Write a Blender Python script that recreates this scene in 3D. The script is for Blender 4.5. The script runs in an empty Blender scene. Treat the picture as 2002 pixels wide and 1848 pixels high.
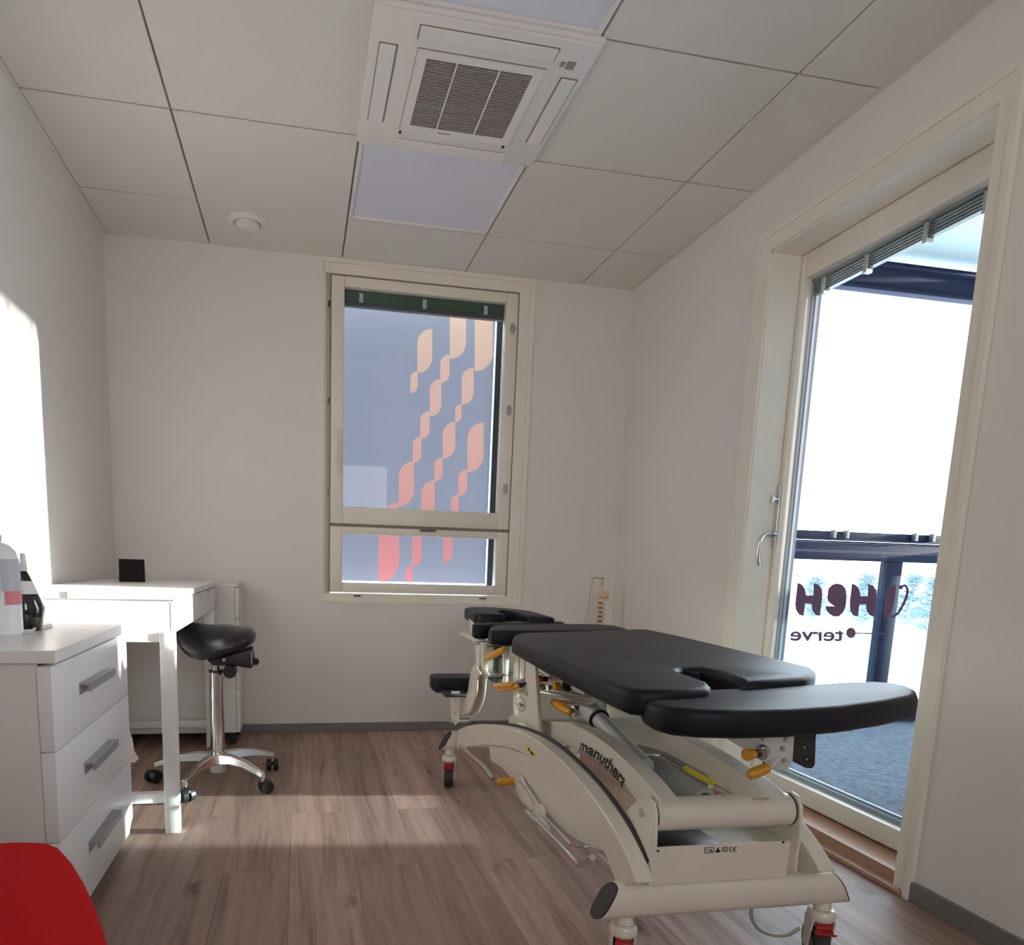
import bpy, bmesh, math, random
from mathutils import Vector, Matrix
C = bpy.context.scene.collection
random.seed(4)
W, HT = 2002, 1848
# ---------------------------------------------------------------- room numbers (metres)
XL, XR, YB, H = -0.457, 2.082, 0.401, 2.294
YF = -4.6
CAM = Vector((0.40686, -3.21827, 0.89992))
ROT = [[0.9820134, -0.1865508, 0.0291270], [-0.0003429, -0.1560273, -0.9877527], [0.1888107, 0.9699764, -0.1532849]]
FPX, CX, CY = 1378.86, 852.73, 1308.38
RM = Matrix(ROT)

def ray(u, v):
    return RM.transposed() @ Vector(((u-CX)/FPX, (v-CY)/FPX, 1.0))
def on(u, v, ax, val):
    d = ray(u, v); i = 'xyz'.index(ax)
    return CAM + d*((val-CAM[i])/d[i])
def onp(u, v, p, q):
    """point on the upright plane through ground points p and q"""
    d = ray(u, v); n = Vector((q[1]-p[1], p[0]-q[0], 0))
    return CAM + d*((Vector((p[0], p[1], 0))-CAM).dot(n)/d.dot(n))

# ---------------------------------------------------------------- materials
def srgb(r, g, b):
    f = lambda c: (c/255/12.92) if c/255 <= .04045 else ((c/255+.055)/1.055)**2.4
    return (f(r), f(g), f(b), 1)
def mat(name, col, rough=.5, metal=0, noise=0, nscale=30, bump=0, bscale=200, spec=.5, coat=0, stretch=None):
    m = bpy.data.materials.new(name); m.use_nodes = True
    nt = m.node_tree; b = nt.nodes['Principled BSDF']
    b.inputs['Base Color'].default_value = col
    b.inputs['Roughness'].default_value = rough
    b.inputs['Metallic'].default_value = metal
    b.inputs['Specular IOR Level'].default_value = spec
    b.inputs['Coat Weight'].default_value = coat
    tc = nt.nodes.new('ShaderNodeTexCoord'); mp = nt.nodes.new('ShaderNodeMapping')
    nt.links.new(tc.outputs['Object'], mp.inputs['Vector'])
    if stretch: mp.inputs['Scale'].default_value = stretch
    if noise:
        n = nt.nodes.new('ShaderNodeTexNoise'); n.inputs['Scale'].default_value = nscale; n.inputs['Detail'].default_value = 4
        nt.links.new(mp.outputs[0], n.inputs['Vector'])
        mx = nt.nodes.new('ShaderNodeMix'); mx.data_type = 'RGBA'
        mx.inputs[6].default_value = tuple(c*(1-noise) for c in col[:3])+(1,)
        mx.inputs[7].default_value = tuple(min(1, c*(1+noise)) for c in col[:3])+(1,)
        nt.links.new(n.outputs[0], mx.inputs[0]); nt.links.new(mx.outputs[2], b.inputs['Base Color'])
    if bump:
        n2 = nt.nodes.new('ShaderNodeTexNoise'); n2.inputs['Scale'].default_value = bscale; n2.inputs['Detail'].default_value = 3
        nt.links.new(mp.outputs[0], n2.inputs['Vector'])
        bp = nt.nodes.new('ShaderNodeBump'); bp.inputs['Strength'].default_value = bump; bp.inputs['Distance'].default_value = .002
        nt.links.new(n2.outputs[0], bp.inputs['Height']); nt.links.new(bp.outputs[0], b.inputs['Normal'])
    return m
def glass(name, tint=(1, 1, 1), gloss=.06):
    m = bpy.data.materials.new(name); m.use_nodes = True; nt = m.node_tree
    nt.nodes.remove(nt.nodes['Principled BSDF']); out = nt.nodes['Material Output']
    t = nt.nodes.new('ShaderNodeBsdfTransparent'); t.inputs[0].default_value = (*tint, 1)
    g = nt.nodes.new('ShaderNodeBsdfGlossy'); g.inputs['Roughness'].default_value = .02
    lw = nt.nodes.new('ShaderNodeLayerWeight'); lw.inputs[0].default_value = .5
    f = nt.nodes.new('ShaderNodeMath'); f.operation = 'POWER'; f.inputs[1].default_value = 5; nt.links.new(lw.outputs['Facing'], f.inputs[0])
    f2 = nt.nodes.new('ShaderNodeMath'); f2.operation = 'MULTIPLY_ADD'; f2.inputs[1].default_value = .6; f2.inputs[2].default_value = .010; nt.links.new(f.outputs[0], f2.inputs[0])
    mx = nt.nodes.new('ShaderNodeMixShader')
    nt.links.new(f2.outputs[0], mx.inputs[0]); nt.links.new(t.outputs[0], mx.inputs[1]); nt.links.new(g.outputs[0], mx.inputs[2])
    nt.links.new(mx.outputs[0], out.inputs[0]); return m
M = {}
M['wall'] = mat('painted_wall', (.75, .715, .685, 1), .7, noise=.02, nscale=3, bump=.12, bscale=350)
M['ceil'] = mat('ceiling_board', (.72, .705, .665, 1), .85, noise=.03, nscale=120, bump=.25, bscale=500)
M['ceil_gap'] = mat('ceiling_grid', (.30, .29, .27, 1), .8)
M['trim'] = mat('cream_trim', (.80, .75, .67, 1), .4, noise=.02, nscale=6)
M['sash'] = mat('cream_sash', (.78, .73, .65, 1), .35, noise=.02, nscale=8)
M['grey_base'] = mat('grey_skirting', (.19, .17, .165, 1), .55, noise=.06, nscale=40)
M['white'] = mat('white_laminate', (.79, .785, .79, 1), .32, noise=.01, nscale=5)
M['white_in'] = mat('white_carcass', (.72, .70, .69, 1), .45, noise=.01, nscale=5)
M['ac'] = mat('ac_plastic', (.80, .775, .76, 1), .45, noise=.01, nscale=5)
M['grille'] = mat('grey_grille', (.24, .225, .215, 1), .6)
M['dark'] = mat('dark_gap', (.02, .02, .02, 1), .7)
M['diffuser'] = mat('light_diffuser', (.74, .76, .86, 1), .35, noise=.02, nscale=3)
M['vinyl'] = mat('black_upholstery', (.0055, .0062, .0115, 1), .48, noise=.15, nscale=25, bump=.25, bscale=420, spec=.24)
M['black'] = mat('black_plastic', (.012, .012, .013, 1), .4, noise=.05)
M['leather'] = mat('black_leather', (.009, .009, .009, 1), .33, bump=.2, bscale=300)
M['strip'] = mat('pale_blue_line', (.10, .12, .18, 1), .6, spec=.05)
M['frame_grey'] = mat('grey_outer_frame', (.085, .10, .13, 1), .5, spec=.2)
M['bead'] = mat('pale_bead', (.30, .33, .38, 1), .45, spec=.3)
M['dark_steel'] = mat('dark_steel', (.16, .14, .12, 1), .35, metal=.8)
M['rubber'] = mat('black_rubber', (.03, .028, .027, 1), .7, noise=.1)
M['cream'] = mat('cream_powder_coat', (.72, .67, .585, 1), .28, noise=.02, nscale=10, coat=.3)
M['steel'] = mat('brushed_steel', (.62, .61, .60, 1), .28, metal=1)
M['alu'] = mat('silver_tube', (.66, .67, .66, 1), .3, metal=.3)
M['chrome'] = mat('chrome', (.75, .73, .72, 1), .13, metal=1)
M['grey_h'] = mat('grey_handle', (.33, .33, .35, 1), .38, metal=.35)
M['orange'] = mat('orange_grip', (.60, .27, .02, 1), .4, noise=.08, nscale=40)
M['yellow'] = mat('yellow_sleeve', (.75, .68, .04, 1), .4)
M['redp'] = mat('red_plastic', (.36, .012, .015, 1), .35)
M['ink'] = mat('black_print', (.015, .013, .012, 1), .5)
M['red'] = mat('red_fabric', (.50, .006, .009, 1), .85, noise=.08, nscale=200, bump=.4, bscale=900, spec=.12)
M['bone'] = mat('bone_plastic', (.66, .48, .33, 1), .5, noise=.15, nscale=60)
M['disc'] = mat('brown_disc', (.13, .065, .045, 1), .5)
M['wire'] = mat('wire_metal', (.30, .27, .22, 1), .3, metal=.9)
M['screen'] = mat('dark_screen', (.009, .007, .008, 1), .8, spec=.1)
M['bottle_w'] = mat('white_bottle', (.80, .83, .86, 1), .25)
M['bottle_b'] = mat('dark_bottle', (.010, .006, .008, 1), .12, coat=.5)
M['label'] = mat('white_label', (.75, .75, .75, 1), .5)
M['label2'] = mat('pale_grey_label', (.48, .50, .56, 1), .5)
M['pink'] = mat('pink_label', (.62, .20, .22, 1), .5)
M['clear'] = mat('frosted_cap', (.72, .68, .66, 1), .3)
M['bag'] = mat('white_plastic_bag', (.75, .73, .72, 1), .35, bump=.5, bscale=30)
M['bag2'] = mat('pink_plastic_bag', (.78, .66, .62, 1), .4, bump=.4, bscale=30)
M['cord'] = mat('grey_cord', (.36, .34, .31, 1), .5)
M['steelblue'] = mat('balcony_aluminium', (.011, .014, .030, 1), .6, spec=.03)
M['balc_ceil'] = mat('balcony_ceiling', (.19, .25, .27, 1), .8)
M['blocker'] = mat('blocker_plaster', (.55, .55, .55, 1), .8, noise=.05)
M['snow'] = mat('snow', (.86, .90, .93, 1), .9, noise=.04, nscale=.6, bump=.3, bscale=3)
M['gasket'] = mat('brown_gasket', (.20, .16, .13, 1), .6)
M['blind'] = mat('blind_slat', (.12, .13, .135, 1), .4, metal=.2)
M['blindg'] = mat('green_blind', (.035, .085, .055, 1), .5)
M['clip'] = mat('pale_clip', (.50, .53, .52, 1), .5)
M['darkframe'] = mat('dark_outer_frame', (.012, .025, .03, 1), .5)
M['thresh'] = mat('wooden_threshold', (.42, .235, .16, 1), .4, noise=.18, nscale=14, stretch=(30, 1.5, 30))
M['film_ink'] = mat('purple_film', (.16, .10, .20, 1), .7, spec=.2)
M['bark'] = mat('birch_bark', (.35, .36, .38, 1), .9, noise=.4, nscale=30)
M['frost'] = mat('frosted_twigs', (.20, .25, .31, 1), .9, noise=.3, nscale=4)
M['glass'] = glass('window_glass', (.97, .985, .985))
M['glass_b'] = glass('tinted_balcony_glass', (.72, .80, .81))
M['tube_w'] = mat('dusty_grey', (.40, .40, .38, 1), .5, noise=.25, nscale=60)

def floor_mat():
    m = bpy.data.materials.new('oak_laminate'); m.use_nodes = True; nt = m.node_tree; N = nt.nodes; L = nt.links
    b = N['Principled BSDF']
    tc = N.new('ShaderNodeTexCoord'); rot = N.new('ShaderNodeMapping'); rot.inputs['Rotation'].default_value = (0, 0, math.pi/2)
    L.new(tc.outputs['Object'], rot.inputs['Vector'])
    br = N.new('ShaderNodeTexBrick'); br.inputs['Scale'].default_value = 1
    br.inputs['Brick Width'].default_value = 1.25; br.inputs['Row Height'].default_value = .188
    br.inputs['Mortar Size'].default_value = .0009; br.inputs['Mortar Smooth'].default_value = .2
    br.offset = .37; br.inputs['Color1'].default_value = (0, 0, 0, 1); br.inputs['Color2'].default_value = (1, 1, 1, 1); br.inputs['Mortar'].default_value = (.5, .5, .5, 1)
    L.new(rot.outputs[0], br.inputs['Vector'])
    # per plank offset
    cmb = N.new('ShaderNodeVectorMath'); cmb.operation = 'MULTIPLY_ADD'
    L.new(br.outputs['Color'], cmb.inputs[0]); cmb.inputs[1].default_value = (7, 3, 5); L.new(tc.outputs['Object'], cmb.inputs[2])
    g = N.new('ShaderNodeMapping'); g.inputs['Scale'].default_value = (17, .9, 1); L.new(cmb.outputs[0], g.inputs['Vector'])
    n1 = N.new('ShaderNodeTexNoise'); n1.inputs['Scale'].default_value = 1.6; n1.inputs['Detail'].default_value = 6; n1.inputs['Roughness'].default_value = .6; n1.inputs['Distortion'].default_value = .6
    L.new(g.outputs[0], n1.inputs['Vector'])
    # fine cathedral rings
    g2 = N.new('ShaderNodeMapping'); g2.inputs['Scale'].default_value = (5.5, .9, 1); L.new(cmb.outputs[0], g2.inputs['Vector'])
    wv = N.new('ShaderNodeTexNoise'); wv.inputs['Scale'].default_value = 1.3; wv.inputs['Detail'].default_value = 2; L.new(g2.outputs[0], wv.inputs['Vector'])
    mu = N.new('ShaderNodeMath'); mu.operation = 'MULTIPLY'; mu.inputs[1].default_value = 95; L.new(wv.outputs[0], mu.inputs[0])
    sn = N.new('ShaderNodeMath'); sn.operation = 'SINE'; L.new(mu.outputs[0], sn.inputs[0])
    # knots
    g3 = N.new('ShaderNodeMapping'); g3.inputs['Scale'].default_value = (6.0, 2.6, 1); L.new(cmb.outputs[0], g3.inputs['Vector'])
    nd = N.new('ShaderNodeTexNoise'); nd.inputs['Scale'].default_value = 5; L.new(g3.outputs[0], nd.inputs['Vector'])
    vm = N.new('ShaderNodeVectorMath'); vm.operation = 'MULTIPLY_ADD'; L.new(nd.outputs['Color'], vm.inputs[0]); vm.inputs[1].default_value = (.35, .35, 0); L.new(g3.outputs[0], vm.inputs[2])
    vo = N.new('ShaderNodeTexVoronoi'); vo.inputs['Scale'].default_value = .85; vo.inputs['Randomness'].default_value = 1; L.new(vm.outputs[0], vo.inputs['Vector'])
    kr = N.new('ShaderNodeValToRGB'); kr.color_ramp.elements[0].position = .02; kr.color_ramp.elements[1].position = .15
    kr.color_ramp.elements[0].color = (1, 1, 1, 1); kr.color_ramp.elements[1].color = (0, 0, 0, 1); L.new(vo.outputs['Distance'], kr.inputs[0])
    cr = N.new('ShaderNodeValToRGB'); e = cr.color_ramp.elements
    e[0].position = .30; e[0].color = (.20, .122, .098, 1); e[1].position = .70; e[1].color = (.44, .305, .258, 1)
    k = e.new(.5); k.color = (.355, .24, .20, 1); L.new(n1.outputs[0], cr.inputs[0])
    # plank tone
    pt = N.new('ShaderNodeMix'); pt.data_type = 'RGBA'; pt.blend_type = 'MULTIPLY'; pt.inputs[0].default_value = 1
    tr = N.new('ShaderNodeValToRGB'); tr.color_ramp.elements[0].color = (.78, .77, .77, 1); tr.color_ramp.elements[1].color = (1.12, 1.1, 1.08, 1)
    L.new(br.outputs['Color'], tr.inputs[0]); L.new(cr.outputs[0], pt.inputs[6]); L.new(tr.outputs[0], pt.inputs[7])
    rg = N.new('ShaderNodeMix'); rg.data_type = 'RGBA'; rg.blend_type = 'MULTIPLY'
    rr = N.new('ShaderNodeMapRange'); rr.inputs[1].default_value = .35; rr.inputs[2].default_value = 1; rr.inputs[3].default_value = 0; rr.inputs[4].default_value = .16
    L.new(sn.outputs[0], rr.inputs[0]); L.new(rr.outputs[0], rg.inputs[0]); L.new(pt.outputs[2], rg.inputs[6]); rg.inputs[7].default_value = (.62, .55, .5, 1)
    kn = N.new('ShaderNodeMix'); kn.data_type = 'RGBA'
    km = N.new('ShaderNodeMath'); km.operation = 'MULTIPLY'; km.inputs[1].default_value = .95; L.new(kr.outputs[0], km.inputs[0])
    L.new(km.outputs[0], kn.inputs[0]); L.new(rg.outputs[2], kn.inputs[6]); kn.inputs[7].default_value = (.085, .042, .032, 1)
    sm = N.new('ShaderNodeMix'); sm.data_type = 'RGBA'; fm = N.new('ShaderNodeMath'); fm.operation = 'MULTIPLY'; fm.inputs[1].default_value = .55
    L.new(br.outputs['Fac'], fm.inputs[0]); L.new(fm.outputs[0], sm.inputs[0]); L.new(kn.outputs[2], sm.inputs[6]); sm.inputs[7].default_value = (.09, .05, .04, 1)
    L.new(sm.outputs[2], b.inputs['Base Color']); b.inputs['Roughness'].default_value = .5; b.inputs['Specular IOR Level'].default_value = .3
    bp = N.new('ShaderNodeBump'); bp.inputs['Strength'].default_value = .25; bp.inputs['Distance'].default_value = .001
    L.new(n1.outputs[0], bp.inputs['Height']); L.new(bp.outputs[0], b.inputs['Normal'])
    return m
M['floor'] = floor_mat()
def carpet_mat():
    m = mat('balcony_carpet', (.042, .052, .074, 1), .95, spec=.1, noise=.85, nscale=34, bump=.6, bscale=120); return m
M['carpet'] = carpet_mat()
def film_mat(name, c1, c2=None, z0=.7, z1=2.2):
    m = bpy.data.materials.new(name); m.use_nodes = True; nt = m.node_tree; N = nt.nodes
    N.remove(N['Principled BSDF'])
    t = N.new('ShaderNodeBsdfTranslucent'); d = N.new('ShaderNodeBsdfDiffuse'); mx = N.new('ShaderNodeMixShader'); mx.inputs[0].default_value = .45
    if c2:
        tc = N.new('ShaderNodeTexCoord'); sp = N.new('ShaderNodeSeparateXYZ'); mr = N.new('ShaderNodeMapRange')
        nt.links.new(tc.outputs['Object'], sp.inputs[0]); nt.links.new(sp.outputs[2], mr.inputs[0]); mr.inputs[1].default_value = z0; mr.inputs[2].default_value = z1
        cm = N.new('ShaderNodeMix'); cm.data_type = 'RGBA'; nt.links.new(mr.outputs[0], cm.inputs[0]); cm.inputs[6].default_value = (*c1, 1); cm.inputs[7].default_value = (*c2, 1)
        dim = N.new('ShaderNodeMix'); dim.data_type = 'RGBA'; dim.blend_type = 'MULTIPLY'; dim.inputs[0].default_value = 1; dim.inputs[7].default_value = (.135, .135, .135, 1); nt.links.new(cm.outputs[2], dim.inputs[6]); nt.links.new(dim.outputs[2], t.inputs[0]); nt.links.new(cm.outputs[2], d.inputs[0])
    else:
        t.inputs[0].default_value = tuple(c*.135 for c in c1)+(1,); d.inputs[0].default_value = (*c1, 1)
    nt.links.new(t.outputs[0], mx.inputs[1]); nt.links.new(d.outputs[0], mx.inputs[2]); nt.links.new(mx.outputs[0], N['Material Output'].inputs[0])
    return m
M['film'] = film_mat('blue_grey_film', (.41, .41, .50))
M['ribbon'] = film_mat('ribbon_print', (.90, .29, .32), (.95, .64, .49), .7, 2.0)

# ---------------------------------------------------------------- mesh builder
class MB:
    def __init__(s): s.bm = bmesh.new()
    def face(s, pts): return s.bm.faces.new([s.bm.verts.new(p) for p in pts])
    def box(s, a, b, bev=0):
        x0, x1 = sorted((a[0], b[0])); y0, y1 = sorted((a[1], b[1])); z0, z1 = sorted((a[2], b[2]))
        v = [s.bm.verts.new((x, y, z)) for x in (x0, x1) for y in (y0, y1) for z in (z0, z1)]
        fs = [s.bm.faces.new([v[i] for i in q]) for q in ((0, 1, 3, 2), (4, 6, 7, 5), (0, 4, 5, 1), (2, 3, 7, 6), (0, 2, 6, 4), (1, 5, 7, 3))]
        if bev:
            es = list({e for f in fs for e in f.edges}); bmesh.ops.bevel(s.bm, geom=es, offset=bev, segments=2, affect='EDGES', profile=.5)
        return s
    def prism(s, pts, vec, bev=0, seg=3):
        pts = [Vector(p) for p in pts]; vec = Vector(vec)
        a = [s.bm.verts.new(p) for p in pts]; b = [s.bm.verts.new(p+vec) for p in pts]
        fs = [s.bm.faces.new(a), s.bm.faces.new(b[::-1])]; n = len(a)
        for i in range(n): fs.append(s.bm.faces.new([a[(i+1) % n], a[i], b[i], b[(i+1) % n]]))
        bmesh.ops.recalc_face_normals(s.bm, faces=fs)
        if bev:
            es = list(set(fs[0].edges) | set(fs[1].edges)); bmesh.ops.bevel(s.bm, geom=es, offset=bev, segments=seg, affect='EDGES', profile=.5)
        return s
    def cyl(s, p0, p1, r0, r1=None, n=20, cap=True):
        p0, p1 = Vector(p0), Vector(p1); r1 = r0 if r1 is None else r1
        q = (p1-p0).to_track_quat('Z', 'Y'); A = []; B = []
        for i in range(n):
            t = 2*math.pi*i/n; d = q @ Vector((math.cos(t), math.sin(t), 0))
            A.append(s.bm.verts.new(p0+d*r0)); B.append(s.bm.verts.new(p1+d*r1))
        for i in range(n): s.bm.faces.new([A[i], A[(i+1) % n], B[(i+1) % n], B[i]])
        if cap: s.bm.faces.new(A[::-1]); s.bm.faces.new(B)
        return s
    def tube(s, path, r, n=12, smooth=0):
        path = [Vector(p) for p in path]
        if smooth: path = spline(path, smooth)
        rings = []; m = len(path); up = None
        for i, p in enumerate(path):
            t = (path[min(i+1, m-1)]-path[max(i-1, 0)]).normalized()
            if up is None:
                up = Vector((0, 0, 1)) if abs(t.z) < .9 else Vector((1, 0, 0))
            a = t.cross(up).normalized(); bb = a.cross(t).normalized(); up = bb
            rr = r[i] if isinstance(r, (list, tuple)) and not smooth else (r if not isinstance(r, (list, tuple)) else r[0])
            rings.append([s.bm.verts.new(p+(a*math.cos(2*math.pi*k/n)+bb*math.sin(2*math.pi*k/n))*rr) for k in range(n)])
        for A, B in zip(rings, rings[1:]):
            for k in range(n): s.bm.faces.new([A[k], A[(k+1) % n], B[(k+1) % n], B[k]])
        s.bm.faces.new(rings[0][::-1]); s.bm.faces.new(rings[-1]); return s
    def lathe(s, c, prof, n=28, sx=1, sy=1):
        c = Vector(c); rings = []
        for r, z in prof:
            rings.append([s.bm.verts.new(c+Vector((r*sx*math.cos(2*math.pi*k/n), r*sy*math.sin(2*math.pi*k/n), z))) for k in range(n)])
        for A, B in zip(rings, rings[1:]):
            for k in range(n): s.bm.faces.new([A[k], A[(k+1) % n], B[(k+1) % n], B[k]])
        s.bm.faces.new(rings[0][::-1]); s.bm.faces.new(rings[-1]); return s
    def ball(s, c, r, sc=(1, 1, 1), n=14):
        g = bmesh.ops.create_uvsphere(s.bm, u_segments=n, v_segments=n//2+2, radius=r)
        for v in g['verts']: v.co = Vector(c)+Vector((v.co.x*sc[0], v.co.y*sc[1], v.co.z*sc[2]))
        return s
    def build(s, name, m, parent=None, smooth=True, bev=0, seg=2, sub=0, label=None, kind=None, ang=35):
        bmesh.ops.recalc_face_normals(s.bm, faces=s.bm.faces[:])
        root = parent
        while root is not None and root.parent is not None: root = root.parent
        off = Vector(root.location) if root is not None else Vector((0, 0, 0))
        for v in s.bm.verts: v.co -= off
        me = bpy.data.meshes.new(name)
        for f in s.bm.faces: f.smooth = smooth
        if smooth:
            for e in s.bm.edges:
                if len(e.link_faces) == 2 and e.calc_face_angle(0) > math.radians(ang): e.smooth = False
        s.bm.to_mesh(me); s.bm.free()
        for mm in (m if isinstance(m, list) else [m]): me.materials.append(mm)
        o = bpy.data.objects.new(name, me); C.objects.link(o)
        if parent: o.parent = parent
        if bev:
            b = o.modifiers.new('bevel', 'BEVEL'); b.width = bev; b.segments = seg; b.limit_method = 'ANGLE'; b.angle_limit = math.radians(40)
            b.harden_normals = False
            for f in me.polygons: f.use_smooth = True
        if sub:
            d = o.modifiers.new('sub', 'SUBSURF'); d.levels = sub; d.render_levels = sub
        if label: o['label'] = label
        if kind: o['kind'] = kind
        return o
def spline(P, k=8):
    out = []; n = len(P)
    for i in range(n-1):
        p0, p1, p2, p3 = P[max(i-1, 0)], P[i], P[i+1], P[min(i+2, n-1)]
        for j in range(k):
            t = j/k
            out.append(.5*((2*p1)+(p2-p0)*t+(2*p0-5*p1+4*p2-p3)*t*t+(3*p1-p0-3*p2+p3)*t**3))
    out.append(P[-1]); return out
def empty(name, loc, label, cat, group=None):
    o = bpy.data.objects.new(name, None); C.objects.link(o); o.location = loc; o.empty_display_size = .1
    o['label'] = label; o['category'] = cat
    if group: o['group'] = group
    return o
def tag(o, label, cat, group=None):
    o['label'] = label; o['category'] = cat
    if group: o['group'] = group
    return o
def copy_tree(o, parent=None):
    c = o.copy(); C.objects.link(c)
    if parent: c.parent = parent
    for ch in [x for x in bpy.data.objects if x.parent == o]: copy_tree(ch, c)
    return c
def text_mesh(body, bold=0):
    cu = bpy.data.curves.new('t', 'FONT'); cu.body = body; cu.size = 1; cu.offset = bold; cu.resolution_u = 4
    o = bpy.data.objects.new('t', cu); C.objects.link(o); bpy.context.view_layer.update()
    dg = bpy.context.evaluated_depsgraph_get(); me = bpy.data.meshes.new_from_object(o.evaluated_get(dg))
    bpy.data.objects.remove(o); bpy.data.curves.remove(cu); return me
def lettering(name, body, fn, m, parent, bold=0, name_label=None, fit=1.0):
    """fn maps (0..1 along the line, height in text units) to a 3-D point"""
    me = text_mesh(body, bold); bm = bmesh.new(); bm.from_mesh(me); bpy.data.meshes.remove(me)
    bmesh.ops.triangulate(bm, faces=bm.faces[:])
    bmesh.ops.subdivide_edges(bm, edges=[e for e in bm.edges if e.calc_length() > .25], cuts=1)
    x0 = min(v.co.x for v in bm.verts); x1 = max(v.co.x for v in bm.verts)
    for v in bm.verts: v.co = fn((v.co.x-x0)/(x1-x0), v.co.y)
    b = MB(); b.bm.free(); b.bm = bm
    return b.build(name, m, parent, smooth=False)

# ---------------------------------------------------------------- structure
def struct(o): o['kind'] = 'structure'; return o
def cutwall(name, axis, val, thick, u0, u1, z0, z1, hole, m=None):
    b = MB(); hu0, hu1, hz0, hz1 = hole
    def bx(a0, a1, c0, c1):
        if a1-a0 < 1e-4 or c1-c0 < 1e-4: return
        if axis == 'x': b.box((val, a0, c0), (val+thick, a1, c1))
        else: b.box((a0, val, c0), (a1, val+thick, c1))
    bx(u0, hu0, z0, z1); bx(hu1, u1, z0, z1); bx(hu0, hu1, z0, hz0); bx(hu0, hu1, hz1, z1)
    return struct(b.build(name, m or M['wall'], smooth=False))
struct(MB().box((XL-.2, YF-.2, -.1), (XR+.33, YB+.25, 0)).build('floor', M['floor'], smooth=False))
struct(MB().box((XL-.2, YF-.2, -.1), (XL, YB+.25, H+.3)).build('wall_left', M['wall'], smooth=False))
cutwall('wall_front', 'y', YF-.2, .2, XL, XR+.33, 0, H+.3, (.45, 1.45, 1.15, 2.0))
struct(MB().box((.45, YF-.1, 1.15), (1.45, YF-.096, 2.0)).build('added_fill_window', glass('warm_fill_glass', (.97, .92, .88)), smooth=False))  # added opening behind the camera: lets in fill light for camera-facing surfaces
WX0, WX1, WZ0, WZ1 = .515, 1.536, .682, 2.272
cutwall('wall_back', 'y', YB, .25, XL, XR+.33, 0, H+.3, (WX0, WX1, WZ0, WZ1))
DY0, DY1, DZ1 = -1.60, -.736, 2.037
cutwall('wall_right', 'x', XR, .125, YF, YB, 0, H+.3, (DY0, DY1, 0, DZ1))
cutwall('wall_outer', 'x', XR+.125, .205, YF, YB, 0, H+.3, (DY0-.10, DY1+.16, 0, DZ1+.14))
# ceiling boards with narrow grooves
cb = MB(); cb.box((XL, YF, H+.012), (XR, YB, H+.06))
xs = [XL+.012, 0, .6, 1.2, 1.8, XR-.012]; ys = [YF] + [-.6*k for k in range(7, -1, -1)] + [YB-.004]
skip = []
for i in range(len(xs)-1):
    for j in range(len(ys)-1):
        x0, x1, y0, y1 = xs[i], xs[i+1], ys[j], ys[j+1]
        if i == 2 and abs(y0+.6) < .01: continue
        if i == 2 and abs(y0+1.2) < .01: continue
        if i == 2 and abs(y0+1.8) < .01: continue
        if i == 1 and abs(y0+.6) < .01: y1 = YB-.004
        if i == 1 and abs(y0) < .01: continue
        g = .0035
        skip.append((x0+g, x1-g, y0+g, y1-g))
ceil = struct(cb.build('ceiling', M['ceil_gap'], smooth=False))
tb = MB()
for x0, x1, y0, y1 in skip: tb.box((x0, y0, H), (x1, y1, H+.014), .002)
struct(tb.build('ceiling_boards', M['ceil'], ceil, smooth=False))
ta = MB(); ta.box((XL, YF, H-.001), (XL+.014, YB, H+.02)); ta.box((XR-.014, YF, H-.001), (XR, YB, H+.02)); ta.box((XL, YB-.008, H-.001), (XR, YB, H+.02))
struct(ta.build('trim_1', M['ceil'], smooth=False))
struct(MB().box((XL, YB-.013, 0), (XR, YB, .045), .002).build('baseboard_back', M['grey_base'], smooth=False))
struct(MB().box((XL, YF, 0), (XL+.013, YB-.013, .045), .002).build('baseboard_left', M['grey_base'], smooth=False))
struct(MB().box((XR-.013, YF, 0), (XR, DY0-.058, .055), .002).box((XR-.013, DY1+.07, 0), (XR, YB-.013, .045), .002).build('baseboard_right', M['grey_base'], smooth=False))

# ---------------------------------------------------------------- door casing + door
b = MB()
for (i, o, t) in ((.0, .0479, .010), (.048, .07, .015)):
    k = .8 if i else 1
    b.box((XR-t, DY1+i, 0), (XR, DY1+o, DZ1+i)); b.box((XR-t, DY0-o*.82, 0), (XR, DY0-i*.82, DZ1+i)); b.box((XR-t, DY0-o*.82, DZ1+i), (XR, DY1+o, DZ1+o))
struct(b.build('trim_2', M['trim'], smooth=False))
b = MB(); b.box((XR, DY1-.006, 0), (XR+.125, DY1, DZ1)).box((XR, DY0, 0), (XR+.125, DY0+.006, DZ1)).box((XR, DY0, DZ1-.006), (XR+.125, DY1, DZ1))
struct(b.build('trim_3', M['trim'], smooth=False))
# wooden threshold
b = MB(); b.box((XR+.012, DY0+.006, 0), (XR+.33, DY1-.006, .05)); b.box((XR-.02, DY0-.03, 0), (XR+.02, DY1+.03, .018), .004); b.box((XR+.02, DY0+.006, .018), (XR+.035, DY1-.006, .03), .003)
struct(b.build('trim_4', M['thresh'], smooth=False))
DX = 2.200
door = MB()
ga, gb, gz0, gz1 = -1.545, -.768, .124, 1.945      # glass opening
y0, y1 = DY0+.008, DY1-.008
door.box((DX, y0, .058), (DX+.06, ga, DZ1-.008)); door.box((DX, gb, .058), (DX+.06, y1, DZ1-.008))
door.box((DX, ga, .058), (DX+.06, gb, gz0)); door.box((DX, ga, gz1), (DX+.06, gb, DZ1-.008))
door = struct(door.build('door_1', M['sash'], smooth=False, bev=.003))
b = MB(); b.box((DX+.003, y1, .055), (DX+.05, DY1-.0005, DZ1-.002)).box((DX+.003, DY0+.0005, .055), (DX+.05, y0, DZ1-.002)).box((DX+.003, DY0, DZ1-.008), (DX+.05, DY1, DZ1-.0005))
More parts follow.
